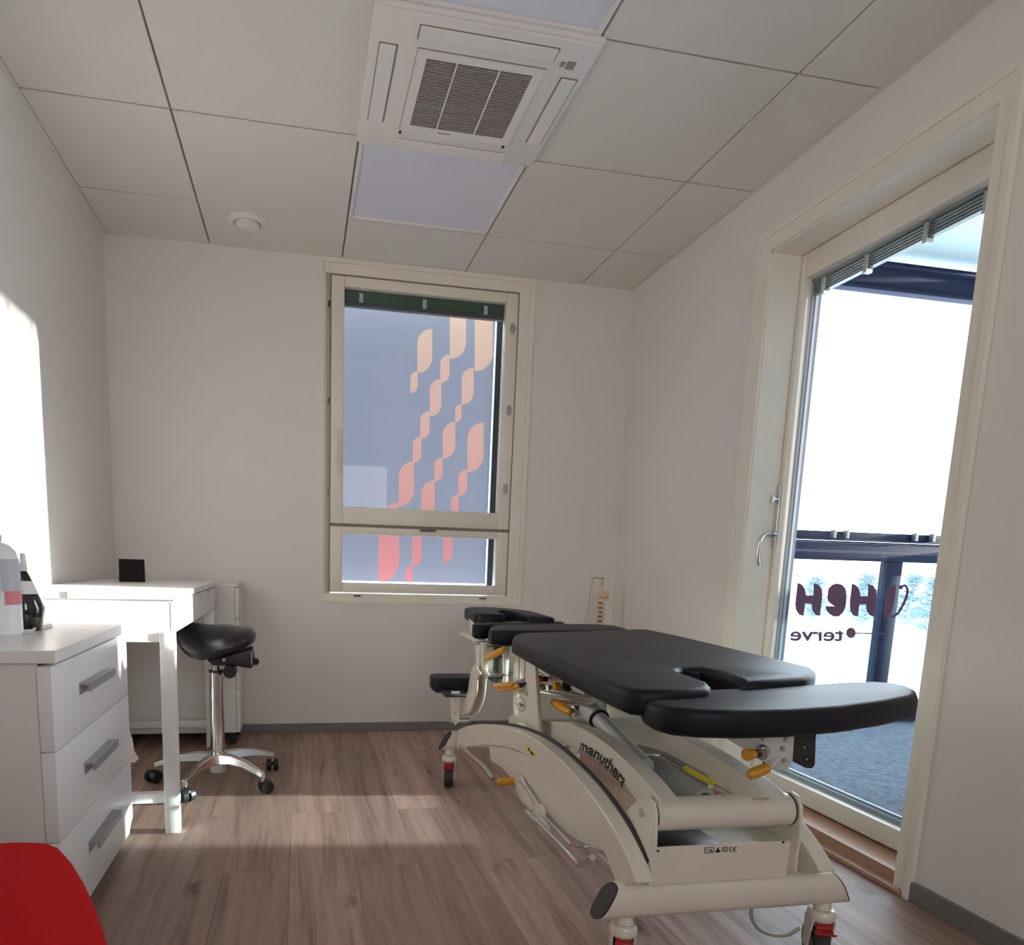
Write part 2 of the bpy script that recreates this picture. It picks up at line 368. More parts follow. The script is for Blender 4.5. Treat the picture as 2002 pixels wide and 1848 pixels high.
b.build('gasket', M['gasket'], door, smooth=False)
MB().box((DX+.028, ga-.005, gz0-.005), (DX+.032, gb+.005, gz1+.005)).build('glass_pane', M['glass'], door, smooth=False)
b = MB()
for k, (d0, w) in enumerate(((.034, .016), (.046, .024))):
    b.box((DX+d0, ga, gz0), (DX+d0+.01, gb, gz0+w*1.0)); b.box((DX+d0, gb-w*.55, gz0), (DX+d0+.01, gb, gz1)); b.box((DX+d0, ga, gz0), (DX+d0+.01, ga+w*.55, gz1)); b.box((DX+d0, ga, gz1-w*.7), (DX+d0+.01, gb, gz1))
b.build('glazing_bead', M['bead'], door, smooth=False)
b = MB(); b.box((DX+.0602, DY0-.11, .05), (DX+.10, y0+.05, DZ1+.15)).box((DX+.0602, y1-.012, .05), (DX+.088, DY1+.165, DZ1+.15)).box((DX+.0602, y0+.05, 1.985), (DX+.088, y1-.012, DZ1+.15)).box((DX+.0602, y0+.05, .05), (DX+.088, y1-.012, .10))
b.build('outer_frame', M['frame_grey'], door, smooth=False)
# blind between the panes: headrail and stacked slats
bl = MB(); zt = 1.938
for k in range(5): bl.box((DX+.036, ga+.004, zt-.012-.0095*k), (DX+.056, gb-.004, zt-.0065-.0095*k))
bl = bl.build('blind', M['blind'], door, smooth=False)
b = MB()
for yy in (-.825, -1.02, -1.25, -1.44): b.box((DX+.034, yy-.008, zt-.062), (DX+.058, yy+.008, zt))
b.build('clip', M['clip'], bl, smooth=False)
# handle with back plate and thumb turn
b = MB(); b.box((DX-.008, -.762, .985), (DX, -.740, 1.215), .003); b.build('handle_plate', M['steel'], door)
hp = MB(); hc = Vector((DX, -.752, 1.035)); hp.cyl(hc, hc+Vector((-.018, 0, 0)), .014)
hp.tube([hc+Vector((-.018, 0, 0)), hc+Vector((-.042, 0, -.002)), hc+Vector((-.055, .004, -.022)), hc+Vector((-.060, .008, -.06)), hc+Vector((-.058, .010, -.095)), hc+Vector((-.052, .008, -.118))], .0085, smooth=5)
hp.build('handle', M['chrome'], door)
b = MB(); b.cyl((DX-.008, -.751, 1.165), (DX-.022, -.751, 1.165), .010); b.box((DX-.032, -.757, 1.150), (DX-.02, -.745, 1.180), .003); b.build('thumb_turn', M['chrome'], door)

# lettering on the glass (seen from inside, so mirrored)
GX = DX+.0272
def g2(x, y): return on(1400+x*.27056, 880+y*.27056, 'x', GX)
H1 = [(590, 960), (620, 972), (642, 1003), (652, 1050), (705, 1052), (708, 963), (742, 975), (765, 1008), (768, 1060), (750, 1202), (718, 1190), (695, 1155), (693, 1112), (645, 1110), (632, 1201), (600, 1190), (578, 1155), (573, 1110)]
H2 = [(x+393, y+5) for x, y in H1]
Ee = [(808, 1045), (812, 1003), (840, 974), (875, 964), (912, 974), (938, 1003), (944, 1060), (938, 1130), (920, 1172), (888, 1203), (850, 1203), (815, 1182), (795, 1150), (792, 1128), (858, 1129), (830, 1112), (810, 1090), (804, 1065)]
Vv = [(1220, 1080), (1232, 1030), (1262, 990), (1300, 975), (1296, 1040), (1285, 1110), (1268, 1170), (1240, 1205), (1213, 1214)]
b = MB()
for P in (H1, Ee, H2, Vv): b.prism([g2(x, y) for x, y in P], (-.0008, 0, 0))
cv = spline([Vector((x, y, 0)) for x, y in ((1338, 992), (1365, 980), (1384, 1010), (1375, 1065), (1345, 1130), (1312, 1182), (1270, 1208))], 5)
Lp = []; Rp = []
for i, p in enumerate(cv):
    t = (cv[min(i+1, len(cv)-1)]-cv[max(i-1, 0)]).normalized(); n = Vector((-t.y, t.x, 0))*9
    Lp.append(p+n); Rp.append(p-n)
b.prism([g2(p.x, p.y) for p in Lp+Rp[::-1]], (-.0008, 0, 0))
def blob(cx, cy, rx, ry, n=24): return [g2(cx+rx*math.cos(2*math.pi*k/n), cy+ry*math.sin(2*math.pi*k/n)) for k in range(n)]
b.prism(blob(1336, 992, 15, 16), (-.0009, 0, 0)); b.prism(blob(975, 1322, 34, 38), (-.0008, 0, 0))
b.prism([g2(*q) for q in ((1000, 1319), (1240, 1324), (1240, 1333), (1000, 1329))], (-.0008, 0, 0))
b.build('logo', M['film_ink'], door, smooth=False)
def fn(t, h): return g2(925-t*390, 1380-4*t-h*138)
lettering('lettering', 'terve', fn, M['film_ink'], door, bold=.022)

# ---------------------------------------------------------------- window in the back wall
def wz(u, v, y=YB+.02): q = on(u, v, 'y', y); return q.x, q.z
win = MB()
# casing boards on the reveal
fy = YB+.004
win.box((WX0, fy, WZ0+.035), (WX0+.012, fy+.12, WZ1-.045)); win.box((WX1-.054, fy-.002, WZ0+.035), (WX1, fy+.12, WZ1-.045)); win.box((WX0, fy-.002, WZ1-.045), (WX1, fy+.12, WZ1)); win.box((WX0, fy-.002, WZ0), (WX1, fy+.12, WZ0+.035))
win.box((WX0+.012, fy+.03, WZ0+.035), (WX0+.035, fy+.12, WZ1-.045))
win = struct(win.build('window_1', M['trim'], smooth=False))
b = MB()   # thin architrave against the wall
b.box((WX1, YB-.008, WZ0), (WX1+.022, YB, WZ1)).box((WX0-.006, YB-.008, WZ0-.012), (WX1+.022, YB, WZ0)).box((WX0-.006, YB-.006, WZ0), (WX0, YB, WZ1)).box((WX0-.006, YB-.008, WZ1), (WX1+.022, YB, H-.002))
struct(b.build('trim_5', M['trim'], smooth=False))
SX0, SX1 = .552, 1.478
mz = 1.058
def sash(name, z0, z1, gl, gr, gt, gbm):
    s = MB(); yy = fy+.004
    s.box((SX0, yy, z0), (gl, yy+.06, z1)); s.box((gr, yy, z0), (SX1, yy+.06, z1)); s.box((gl, yy, z0), (gr, yy+.06, gbm)); s.box((gl, yy, gt), (gr, yy+.06, z1))
    return s.build(name, M['sash'], win, smooth=False, bev=.004)
def gx(z, l): return l
ul, ur = wz(671.5, 800)[0], wz(981, 800)[0]
s1 = sash('upper_sash', mz+.007, WZ1-.05, ul, ur, wz(830, 577)[1], wz(820, 997)[1])
s2 = sash('lower_sash', WZ0+.04, mz-.007, ul, ur, wz(820, 1049)[1], wz(820, 1142.5)[1])
MB().box((ul-.005, fy+.035, .75), (ur+.005, fy+.038, 1.0)).build('lower_pane', M['glass'], s2, smooth=False)
MB().box((ul-.005, fy+.035, 1.1), (ur+.005, fy+.038, 2.18)).build('upper_pane', M['glass'], s1, smooth=False)
b = MB(); b.box((SX0-.004, fy+.006, WZ0+.036), (SX0, fy+.06, WZ1-.046)).box((SX1, fy+.006, WZ0+.036), (SX1+.004, fy+.06, WZ1-.046)).box((SX0, fy+.012, mz-.007), (SX1, fy+.06, mz+.007)).box((SX0, fy+.006, WZ1-.05), (SX1, fy+.06, WZ1-.045))
b.build('gasket', M['gasket'], win, smooth=False)
# blind gathered at the top of the upper pane
zt = wz(830, 577)[1]
b = MB(); b.box((ul, fy+.045, zt-.052), (ur, fy+.075, zt+.0)); bb = b.build('blind', M['blindg'], s1, smooth=False)
b = MB()
for k in range(4): b.box((ul+.002, fy+.040, zt-.058-.005*k), (ur-.002, fy+.07, zt-.0555-.005*k))
b.build('slat', M['blind'], bb, smooth=False)
b = MB()
for u in (707, 832, 953): x = wz(u, 585)[0]; b.box((x-.01, fy+.0385, zt-.055), (x+.01, fy+.05, zt-.012), .002)
b.build('clip', M['clip'], bb, smooth=False)
# espagnolette handles, cord cleat, oval caps
def spot(u, v, y=fy+.004): q = on(u, v, 'y', y); return q
cap = MB()
for u, v in ((1002, 643), (995, 803), (988, 957)):
    q = spot(u, v); cap.lathe((0, 0, 0), [(.001, 0)]*2) if False else None
    pts = [(q.x+.013*math.cos(a)*1, q.y, q.z+.026*math.sin(a)) for a in [2*math.pi*k/20 for k in range(20)]]
    cap.prism(pts, (0, -.006, 0), .002)
cap.build('latch_cap', M['grey_h'], s1)
b = MB(); q0 = spot(661, 840); q1 = spot(661, 922)
b.ball(q0+Vector((0, -.008, 0)), .010).ball(q1+Vector((0, -.008, 0)), .010)
b.tube([q0+Vector((0, -.010, 0)), q0.lerp(q1, .25)+Vector((.006, -.014, 0)), q0.lerp(q1, .6)+Vector((-.004, -.012, 0)), q1+Vector((0, -.01, 0))], .0035, smooth=5)
b.tube([q0+Vector((0, -.010, 0)), q0.lerp(q1, .3)+Vector((-.006, -.012, 0)), q0.lerp(q1, .65)+Vector((.005, -.014, 0)), q1+Vector((0, -.01, 0))], .002, smooth=5)
b.build('cord_cleat', M['sash'], s1)
b = MB(); q = spot(658, 1134); b.cyl(q, q+Vector((0, -.012, 0)), .010); b.build('knob', M['sash'], s2)
b = MB(); q = spot(832, 1038); b.box((q.x-.03, q.y-.008, q.z-.006), (q.x+.02, q.y, q.z+.006), .002); b.tube([q+Vector((-.015, -.008, 0)), q+Vector((-.012, -.022, 0)), q+Vector((.02, -.024, -.001)), q+Vector((.05, -.02, .001))], .006, smooth=4)
b.build('handle', M['dark_steel'], s2)
b = MB()
for u, v in ((698, 1165), (943, 1170)): q = on(u, v, 'y', fy); b.box((q.x-.018, q.y-.012, q.z-.004), (q.x+.018, q.y, q.z+.004), .002)
for v in (592, 782, 960): q = on(644, v, 'y', fy); b.cyl((q.x, q.y+.01, q.z-.012), (q.x, q.y+.01, q.z+.012), .005)
b.build('hinge', M['dark_steel'], win)
# printed translucent screen outside the pane, dark outer frame behind
FY = YB+.20
fx1 = on(962, 800, 'y', FY).x; fz1 = on(830, 604, 'y', FY).z; fz0 = on(820, 1139, 'y', FY).z
def leaf(x0, y0, x1, y1, flat_top=0, flat_bot=0):
    w, h = x1-x0, y1-y0; k = min(w, h*.5); P = []
    if flat_top: P += [(x1, y0), (x0, y0)]
    else: P += [(x0+w*(1-math.sin(math.pi/16*i)), y0+k*(1-math.cos(math.pi/16*i))) for i in range(9)]
    if flat_bot: P += [(x0, y1), (x1, y1)]
    else: P += [(x0+w*math.sin(math.pi/16*i), y1-k*(1-math.cos(math.pi/16*i))) for i in range(9)]
    return [(q.x, q.z) for q in (on(580+x*.3897, 480+y*.3897, 'y', FY) for x, y in P)]
LEAVES = [leaf(*L_) for L_ in ((605, 418, 680, 640), (570, 632, 607, 742), (768, 300, 850, 570, 1), (720, 547, 767, 690), (668, 670, 726, 858), (620, 832, 667, 972), (582, 958, 626, 1092), (512, 1083, 588, 1310),
           (893, 300, 985, 632, 1), (828, 612, 888, 798), (795, 795, 827, 888), (733, 885, 796, 1070), (690, 1063, 732, 1185), (625, 1178, 692, 1400, 0, 1), (857, 888, 938, 1138), (810, 1124, 856, 1260), (775, 1248, 812, 1400, 0, 1),
           (440, 1290, 512, 1400, 0, 1), (410, 1401, 515, 1690, 1), (578, 1440, 628, 1612), (545, 1608, 579, 1760, 0, 1), (735, 1401, 782, 1592, 1))]
def span(P, z):
    xs_ = []
    for (xa_, za_), (xb_, zb2) in zip(P, P[1:]+P[:1]):
        if (za_-z)*(zb2-z) < 0: xs_.append(xa_+(xb_-xa_)*(z-za_)/(zb2-za_))
    return (min(xs_), max(xs_)) if len(xs_) >= 2 else None
f = MB(); rb = MB(); NR = 420; fx0 = WX0+.012
for j in range(NR):
    za, zb2 = fz0+(fz1-fz0)*(j+.0001)/NR, fz0+(fz1-fz0)*(j+.9999)/NR; cur = (fx0, fx0); row = []
    for P in LEAVES:
        A, B = span(P, za), span(P, zb2)
        if A and B: row.append((A, B))
    row.sort(key=lambda t: t[0][0])
    for A, B in row:
        a0, b0 = min(max(A[0], cur[0]), fx1), min(max(B[0], cur[1]), fx1); a1, b1 = min(max(A[1], a0), fx1), min(max(B[1], b0), fx1)
        if a0-cur[0] > 1e-5 or b0-cur[1] > 1e-5: f.face([(cur[0], FY, za), (a0, FY, za), (b0, FY, zb2), (cur[1], FY, zb2)])
        if a1-a0 > 1e-5 or b1-b0 > 1e-5: rb.face([(a0, FY, za), (a1, FY, za), (b1, FY, zb2), (b0, FY, zb2)])
        cur = (a1, b1)
    f.face([(cur[0], FY, za), (fx1, FY, za), (fx1, FY, zb2), (cur[1], FY, zb2)])
bmesh.ops.remove_doubles(f.bm, verts=f.bm.verts[:], dist=2e-6); bmesh.ops.remove_doubles(rb.bm, verts=rb.bm.verts[:], dist=2e-6)
f = f.build('printed_screen', M['film'], win, smooth=False, label='blue-grey backlit screen with pink and peach ribbons')
rb.build('ribbon_print', M['ribbon'], f, smooth=False)
b = MB(); dx = on(966, 800, 'y', FY+.02).x
b.box((fx1+.010, FY+.004, .70), (WX1-.02, FY+.03, 2.3))
b.build('outer_frame', M['darkframe'], win, smooth=False)

# ---------------------------------------------------------------- ceiling fittings
def light_panel(y0, label):
    r = empty('ceiling_light_panel', (.9, y0+.3, H), label, 'ceiling light', 'recessed square light panels')
    b = MB(); x0, x1, ya, yb = .604, 1.196, y0+.004, y0+.596; w = .014
    for w0, dz0, dz1 in ((w, 0, .02),):
        b.box((x0, ya, H-dz0), (x0+w, yb, H+dz1)).box((x1-w, ya, H-dz0), (x1, yb, H+dz1)).box((x0+w, ya, H-dz0), (x1-w, ya+w, H+dz1)).box((x0+w, yb-w, H-dz0), (x1-w, yb, H+dz1))
    b.build('frame', M['ac'], r, smooth=False, bev=.002)
    MB().box((x0+w, ya+w, H+.008), (x1-w, yb-w, H+.0118)).build('diffuser', M['diffuser'], r, smooth=False)
light_panel(-.6, 'square recessed ceiling light panel between the air conditioner and the window wall')
light_panel(-1.8, 'square recessed ceiling light panel cut off by the top edge, nearer than the air conditioner')
ac = empty('air_conditioner', (.9, -.9, H), 'square white ceiling air conditioner with grey louvred centre grille and four flaps', 'air conditioner')
zb = H-.022
AX0, AX1, AY0, AY1 = .592, 1.212, -1.208, -.588
b = MB(); slots = [(.700, -1.165, 1.10, -1.115), (.612, -1.075, .660, -.735), (1.14, -1.06, 1.185, -.735)]
b.prism([(AX0, AY0, H+.004), (AX1, AY0, H+.004), (AX1, AY1, H+.004), (AX0, AY1, H+.004)], (0, 0, -.016))
b.prism([(AX0+.006, AY0+.006, H-.010), (AX1-.006, AY0+.006, H-.010), (AX1-.006, AY1-.006, H-.010), (AX0+.006, AY1-.006, H-.010)], (0, 0, -.010))
b.build('panel', M['ac'], ac, smooth=False, bev=.004)
b = MB()
for x0, y0_, x1, y1_ in ((.712, -1.172, 1.098, -1.118), (.615, -1.085, .668, -.735), (1.138, -1.065, 1.190, -.735), (.72, -.655, 1.09, -.615)):
    b.box((x0, y0_, H-.021), (x1, y1_, H-.0195))
b.build('air_slot', M['grille'], ac, smooth=False)
for x0, y0_, x1, y1_ in ((.716, -1.170, 1.094, -1.124), (.618, -1.082, .662, -.738), (1.142, -1.062, 1.186, -.738), (.715, -.658, 1.095, -.612)):
    MB().box((x0, y0_, H-.026), (x1, y1_, H-.0205), .002).build('flap', M['ac'], ac, smooth=False)
gr = MB(); gx0, gx1, gy0, gy1 = .722, 1.085, -1.085, -.712
gr.box((gx0, gy0, H-.0265), (gx0+.028, gy1, H-.0202)).box((gx1-.028, gy0, H-.0265), (gx1, gy1, H-.0202)).box((gx0+.028, gy0, H-.0265), (gx1-.028, gy0+.025, H-.0202)).box((gx0+.028, gy1-.035, H-.0265), (gx1-.028, gy1, H-.0202))
gro = gr.build('grille_frame', M['ac'], ac, smooth=False)
b = MB(); b.box((gx0-.002, gy0-.002, H-.0215), (gx1+.002, gy1+.002, H-.0200)); b.build('shadow_gap', M['grille'], ac, smooth=False)
b = MB(); b.box((gx0+.028, gy0+.025, H-.0222), (gx1-.028, gy1-.035, H-.0205)); b.build('grille_back', M['grille'], gro, smooth=False)
b = MB(); n = 34
for k in range(n):
    y = gy0+.027+k*(gy1-gy0-.064)/(n-1); b.box((gx0+.028, y-.0018, H-.0262), (gx1-.028, y+.0018, H-.0222))
b.build('louvre', mat('louvre_grey', (.34, .32, .305, 1), .6), gro, smooth=False)
b = MB()
for x in (gx0+.115, gx1-.125): b.box((x-.002, gy0+.025, H-.0268), (x+.002, gy1-.035, H-.0226))
b.build('rib', M['ac'], gro, smooth=False)
b = MB(); b.box((.845, gy1-.020, H-.0267), (.885, gy1-.014, H-.0264)); b.build('badge', M['grille'], gro, smooth=False)
b = MB(); b.box((1.118, -1.125, H-.0215), (1.130, -1.105, H-.0200)).box((1.136, -1.13, H-.0215), (1.160, -1.100, H-.0200)); b.build('sensor_window', M['grille'], ac, smooth=False)
for x in (.722, 1.070): MB().box((x, -.700, H-.0215), (x+.008, -.685, H-.0200)).build('catch', M['dark'], ac, smooth=False)
v = empty('ceiling_vent', (.187, .125, H), 'round white supply-air vent in the ceiling near the back wall', 'ceiling vent')
MB().lathe((.187, .125, H), [(.083, 0), (.083, -.004), (.076, -.012), (.062, -.016), (.056, -.010), (.054, -.002)], n=40).build('ring', M['ac'], v)
MB().lathe((.187, .125, H), [(.046, -.006), (.050, -.012), (.048, -.020), (.036, -.024), (.002, -.025)], n=40).build('disc', M['ac'], v)

# ---------------------------------------------------------------- desk
DT = .774
desk = empty('desk', (-.2, -.4, 0), 'long white desk with two drawers against the left wall', 'desk')
dx0, dx1, dy0, dy1 = XL+.006, .026, -.93, .140
MB().box((dx0, dy0, DT-.022), (dx1+.004, dy1, DT), .002).build('tabletop', M['white'], desk, smooth=False)
b = MB(); b.box((dx0, dy0+.004, .652), (dx1-.016, dy0+.02, DT-.022)).box((dx0, dy1-.02, .652), (dx1-.016, dy1-.004, DT-.022)).box((dx0, dy0+.02, .652), (dx1-.016, dy1-.02, .664)).box((dx0, dy0+.02, .664), (dx0+.012, dy1-.02, DT-.022))
b.build('apron', M['white'], desk, smooth=False)
b = MB(); b.box((dx0+.17, dy0-.002, DT-.022), (dx0+.173, dy0+.001, DT)); b.build('seam', M['grey_h'], desk, smooth=False)
def drawer_front(x, y0, y1, z0, z1, yn, parent, hw=.035, hd=.028):
    """white front facing +x with a rounded finger notch in its top edge"""
    pts = [(x, y0, z0), (x, y1, z0), (x, y1, z1), (x, yn+hw, z1)]
    for i in range(9):
        a = math.pi*i/8; pts.append((x, yn+hw*.72*math.cos(a), z1-hd*math.sin(a)**.7 if math.sin(a) > 0 else z1))
    pts += [(x, yn-hw, z1), (x, y0, z1)]
    d = MB().prism(pts, (-.014, 0, 0)).build('drawer', M['white'], parent, smooth=False)
    MB().box((x-.022, yn-hw*.8, z1-hd), (x-.0142, yn+hw*.8, z1)).build('finger_recess', M['gasket'], d, smooth=False)
    return d
drawer_front(dx1, dy0+.004, -.378, .654, DT-.026, -.62, desk)
drawer_front(dx1, -.372, dy1-.004, .654, DT-.026, -.12, desk)
for yy in (dy0, dy1-.04):
    f = MB()
    f.box((dx1-.048, yy, 0), (dx1-.004, yy+.04, .652)); f.box((dx0, yy, 0), (dx0+.04, yy+.04, .652))
    f.box((dx0+.04, yy+.004, .622), (dx1-.048, yy+.036, .652)); f.box((dx0+.04, yy+.004, .102), (dx1-.048, yy+.036, .134))
    f.build('leg_frame', M['white'], desk, smooth=False, bev=.002)
# drawer unit on casters beyond the desk
cart = empty('drawer_unit', (-.14, .27, 0), 'white drawer unit on black casters between the desk end and the back wall', 'drawer unit')
cx0, cx1, cy0, cy1, cz0, cz1 = -.42, .125, .160, .375, .062, .765
b = MB(); b.box((cx0, cy0, cz0), (cx1-.016, cy0+.014, cz1-.016)).box((cx0, cy1-.014, cz0), (cx1-.016, cy1, cz1-.016)).box((cx0, cy0, cz1-.016), (cx1, cy1, cz1), .0015).box((cx0, cy0+.014, cz0), (cx1-.016, cy1-.014, cz0+.014)).box((cx0, cy0+.014, cz0), (cx0+.012, cy1-.014, cz1-.016))
b.build('cabinet', M['white_in'], cart, smooth=False)
zz = [cz0, .27, .46, .60, cz1-.018]
for z0, z1 in zip(zz, zz[1:]): drawer_front(cx1, cy0+.002, cy1-.002, z0+.001, z1-.002, (cy0+cy1)/2, cart, .03, .028)
for x, y in ((cx1-.04, cy0+.035), (cx1-.04, cy1-.035), (cx0+.04, cy0+.035), (cx0+.04, cy1-.035)):
    MB().cyl((x, y-.016, .026), (x, y-.004, .026), .026).cyl((x, y+.004, .026), (x, y+.016, .026), .026).box((x-.02, y-.018, .036), (x+.016, y+.018, .062), .006).build('caster', M['black'], cart)
# dark square on the desk
q = on(256, 1138, 'z', DT)
sq = MB(); a = on(231, 1093, 'y', q.y); c_ = on(281, 1138, 'y', q.y)
sq.prism([(a.x, q.y, DT+.0005), (c_.x+.003, q.y-.004, DT+.0005), (c_.x, q.y+.004, a.z), (a.x, q.y+.008, a.z)], (0, .022, 0), .0015)
tag(sq.build('picture_frame', M['screen'], smooth=False), 'small dark square frame standing on the white desk in the corner', 'frame')

# ---------------------------------------------------------------- chest of drawers
ch = empty('chest_of_drawers', (-.28, -1.27, 0), 'white chest of three drawers with grey bar handles, nearest the camera on the left', 'chest of drawers')
hx0, hx1, hy0, hy1, hz = XL+.008, -.115, -1.610, -.945, .687
MB().box((hx0, hy0-.012, hz-.028), (hx1+.014, hy1+.008, hz), .002).build('top', M['white'], ch, smooth=False)
b = MB(); b.box((hx0, hy0, .004), (hx1-.03, hy0+.016, hz-.028)).box((hx0, hy1-.016, .004), (hx1-.03, hy1, hz-.028)).box((hx0, hy0+.016, .05), (hx1-.03, hy1-.016, .066)).box((hx0, hy0+.016, .066), (hx0+.008, hy1-.016, hz-.028))
b.build('cabinet', M['white_in'], ch, smooth=False)
dz = [.030, .255, .462, .652]
for k in range(3):
    z0, z1 = dz[k]+.0015, dz[k+1]-.0015
    if k == 0: fr = MB().prism([(hx1, hy0, z0), (hx1, hy1-.05, z0), (hx1, hy1-.03, z0+.022), (hx1, hy1, z0+.035), (hx1, hy1, z1), (hx1, hy0, z1)], (-.029, 0, 0))
    else: fr = MB().box((hx1-.029, hy0, z0), (hx1, hy1, z1))
    d = fr.build('drawer', M['white'], ch, smooth=False, bev=.001)
    # angled bar handle: plate, bridge and grip
    u0, v0, u1, v1 = ((172, 1328, 222, 1312), (181, 1474, 228, 1455), (189, 1622, 235, 1593))[2-k]
    ya = on(u0, v0+6, 'x', hx1+.02).y; yb_ = on(u1, v1+6, 'x', hx1+.02).y; zc = (z0+z1)/2+.012
    zc = on((u0+u1)/2, (v0+v1)/2+2, 'x', hx1+.01).z
    g = MB(); g.prism([(hx1, ya, zc-.020), (hx1, ya, zc+.008), (hx1+.026, ya, zc+.008), (hx1+.026, ya, zc-.012), (hx1+.020, ya, zc-.012), (hx1+.020, ya, zc+.002), (hx1+.004, ya, zc+.002), (hx1+.004, ya, zc-.020)], (0, yb_-ya, 0))
    g.build('handle', M['grey_h'], d, smooth=False)

# things on the chest
pt = on(62, 1232, 'z', hz)
bt = empty('pump_bottle', (-.36, -1.53, hz), 'large white pump bottle with grey and pink label on the chest of drawers', 'bottle')
q = on(0, 1225, 'z', hz); bx_, by_ = q.x+.0, q.y+.02
by_ = -1.34; bx_ = on(4, 1212, 'y', by_).x-.004
bt.location = (bx_, by_, hz)
b = MB(); R_ = on(39, 1150, 'y', by_).x-bx_; zt_ = on(5, 1060, 'y', by_).z-hz
b.lathe((bx_, by_, hz+.0), [(R_*.9, .0), (R_, .006), (R_, zt_-.060), (R_*.97, zt_-.042), (R_*.86, zt_-.022), (R_*.62, zt_-.008), (R_*.34, zt_-.001), (R_*.22, zt_)], n=36)
b.build('body', M['bottle_w'], bt)
b = MB(); b.cyl((bx_, by_, hz+zt_), (bx_, by_, hz+zt_+.018), .014); b.cyl((bx_, by_, hz+zt_+.018), (bx_, by_, hz+zt_+.03), .005); b.box((bx_-.05, by_-.008, hz+zt_+.03), (bx_+.012, by_+.008, hz+zt_+.042), .003)
b.build('pump', M['clear'], bt)
def wrap(name, m, parent, c, r, z0, z1, a0, a1, n=14):
    b = MB(); vs = []
    for k in range(n+1):
        a = a0+(a1-a0)*k/n; p = Vector((c[0]+r*math.cos(a), c[1]+r*math.sin(a), 0)); vs.append((b.bm.verts.new(p+Vector((0, 0, z0))), b.bm.verts.new(p+Vector((0, 0, z1)))))
    for A, B in zip(vs, vs[1:]): b.bm.faces.new([A[0], B[0], B[1], A[1]])
    return b.build(name, m, parent)
zl = lambda v: on(25, v, 'y', by_-R_).z
wrap('label', M['label2'], bt, (bx_, by_), R_+.0008, zl(1158), zl(1094), math.radians(-62), math.radians(5))
wrap('pink_label', M['pink'], bt, (bx_, by_), R_+.0009, zl(1184), zl(1157), math.radians(-55), math.radians(5))
d2y = -1.22; d2x = on(51, 1200, 'y', d2y).x
db = empty('squeeze_bottle', (d2x, d2y, hz), 'black angular bottle with white band and pale cap behind the pump bottle', 'bottle')
zz_ = lambda v: on(60, v, 'y', d2y).z-hz
w = lambda u0, u1: abs(on(u1, 1190, 'y', d2y).x-on(u0, 1190, 'y', d2y).x)/2
rb_ = abs(on(87, 1190, 'y', d2y).x-d2x)
b = MB(); b.lathe((d2x, d2y, hz), [(rb_*.74, .0), (rb_*.78, .003), (rb_, zz_(1189)), (rb_*.66, zz_(1161)), (rb_*.42, zz_(1136)), (rb_*.22, zz_(1120)), (rb_*.16, zz_(1117))], n=32); b.build('body', M['bottle_b'], db)
b = MB(); b.lathe((d2x, d2y, hz), [(rb_*.67, zz_(1161)), (rb_*.675, zz_(1160)), (rb_*.435, zz_(1137)), (rb_*.43, zz_(1136))], n=32); b.build('white_band', M['label'], db)
b = MB(); b.cyl((d2x, d2y, hz+zz_(1117)), (d2x, d2y, hz+zz_(1108)), rb_*.20).cyl((d2x, d2y, hz+zz_(1108)), (d2x, d2y, hz+zz_(1098)), rb_*.20, rb_*.17).cyl((d2x, d2y, hz+zz_(1098)), (d2x, d2y, hz+zz_(1082)), rb_*.17, rb_*.14); b.build('cap', M['clear'], db)
# folded clear bag in front
b = MB(); P = [on(u, v_, 'z', hz+.004) for u, v_ in ((-40, 1236), (60, 1237), (66, 1232), (103, 1225), (98, 1215), (40, 1212), (-40, 1214))]
P = [Vector((p.x, p.y, hz+.0005)) for p in P]
P = [Vector((max(p.x, XL+.01), max(p.y, hy0), p.z)) for p in P]
b.prism(P, (0, 0, .006), .002)
b.tube([P[1]+Vector((-.06, .004, .007)), P[1]+Vector((0, .004, .008)), P[2]+Vector((0, .003, .007)), P[3]+Vector((-.004, 0, .007))], .003, smooth=4)
tag(b.build('plastic_bag', M['bag'], smooth=True), 'flat folded white plastic bag lying under the bottles on the chest', 'plastic bag')
# pale bag between chest and desk
b = MB(); y_ = -.938
P = [on(u, v_, 'y', y_) for u, v_ in ((252, 1440), (258, 1442), (262, 1470), (271, 1484), (262, 1492), (250, 1490))]
b.prism(P, (0, .006, 0), .002)
hb = on(256, 1440, 'y', y_); b.tube([hb, hb+Vector((-.02, .004, .06))], .002)
tag(b.build('carrier_bag', M['bag2']), 'corner of a pale pink plastic bag showing between chest and desk leg', 'plastic bag')

# ---------------------------------------------------------------- saddle stool
sx, sy = .085, -.40
st = empty('saddle_stool', (sx, sy, 0), 'black leather saddle stool with chrome column and five casters under the desk edge', 'stool')
zS0 = on(430, 1302, 'y', sy).z
S = MB(); nx, ny = 26, 22
xa, xb = on(338, 1250, 'y', sy).x, on(503, 1250, 'y', sy).x
cxs = (xa+xb)/2; hw_ = (xb-xa)/2; zt_ = on(440, 1222, 'y', sy).z
def saddle(u, vv):
    # u along x (-1 left/front .. 1 right/back), vv across y
    r = 1.0
    x = cxs+hw_*u; wid = .155*(1-.18*u*u)*(.9+.22*u) ; y = sy+wid*vv
    crest = .020*max(0, -u-.15)+.006*max(0, u)-.028*max(0, u-.25)
    drop = .070-.045*u
    z = zt_+crest-drop*abs(vv)**2.3
    return Vector((x, y, z))
top = []; bot = []
N_ = 40; rings = 9
cen = S.bm.verts.new(saddle(0, 0))
prev = None
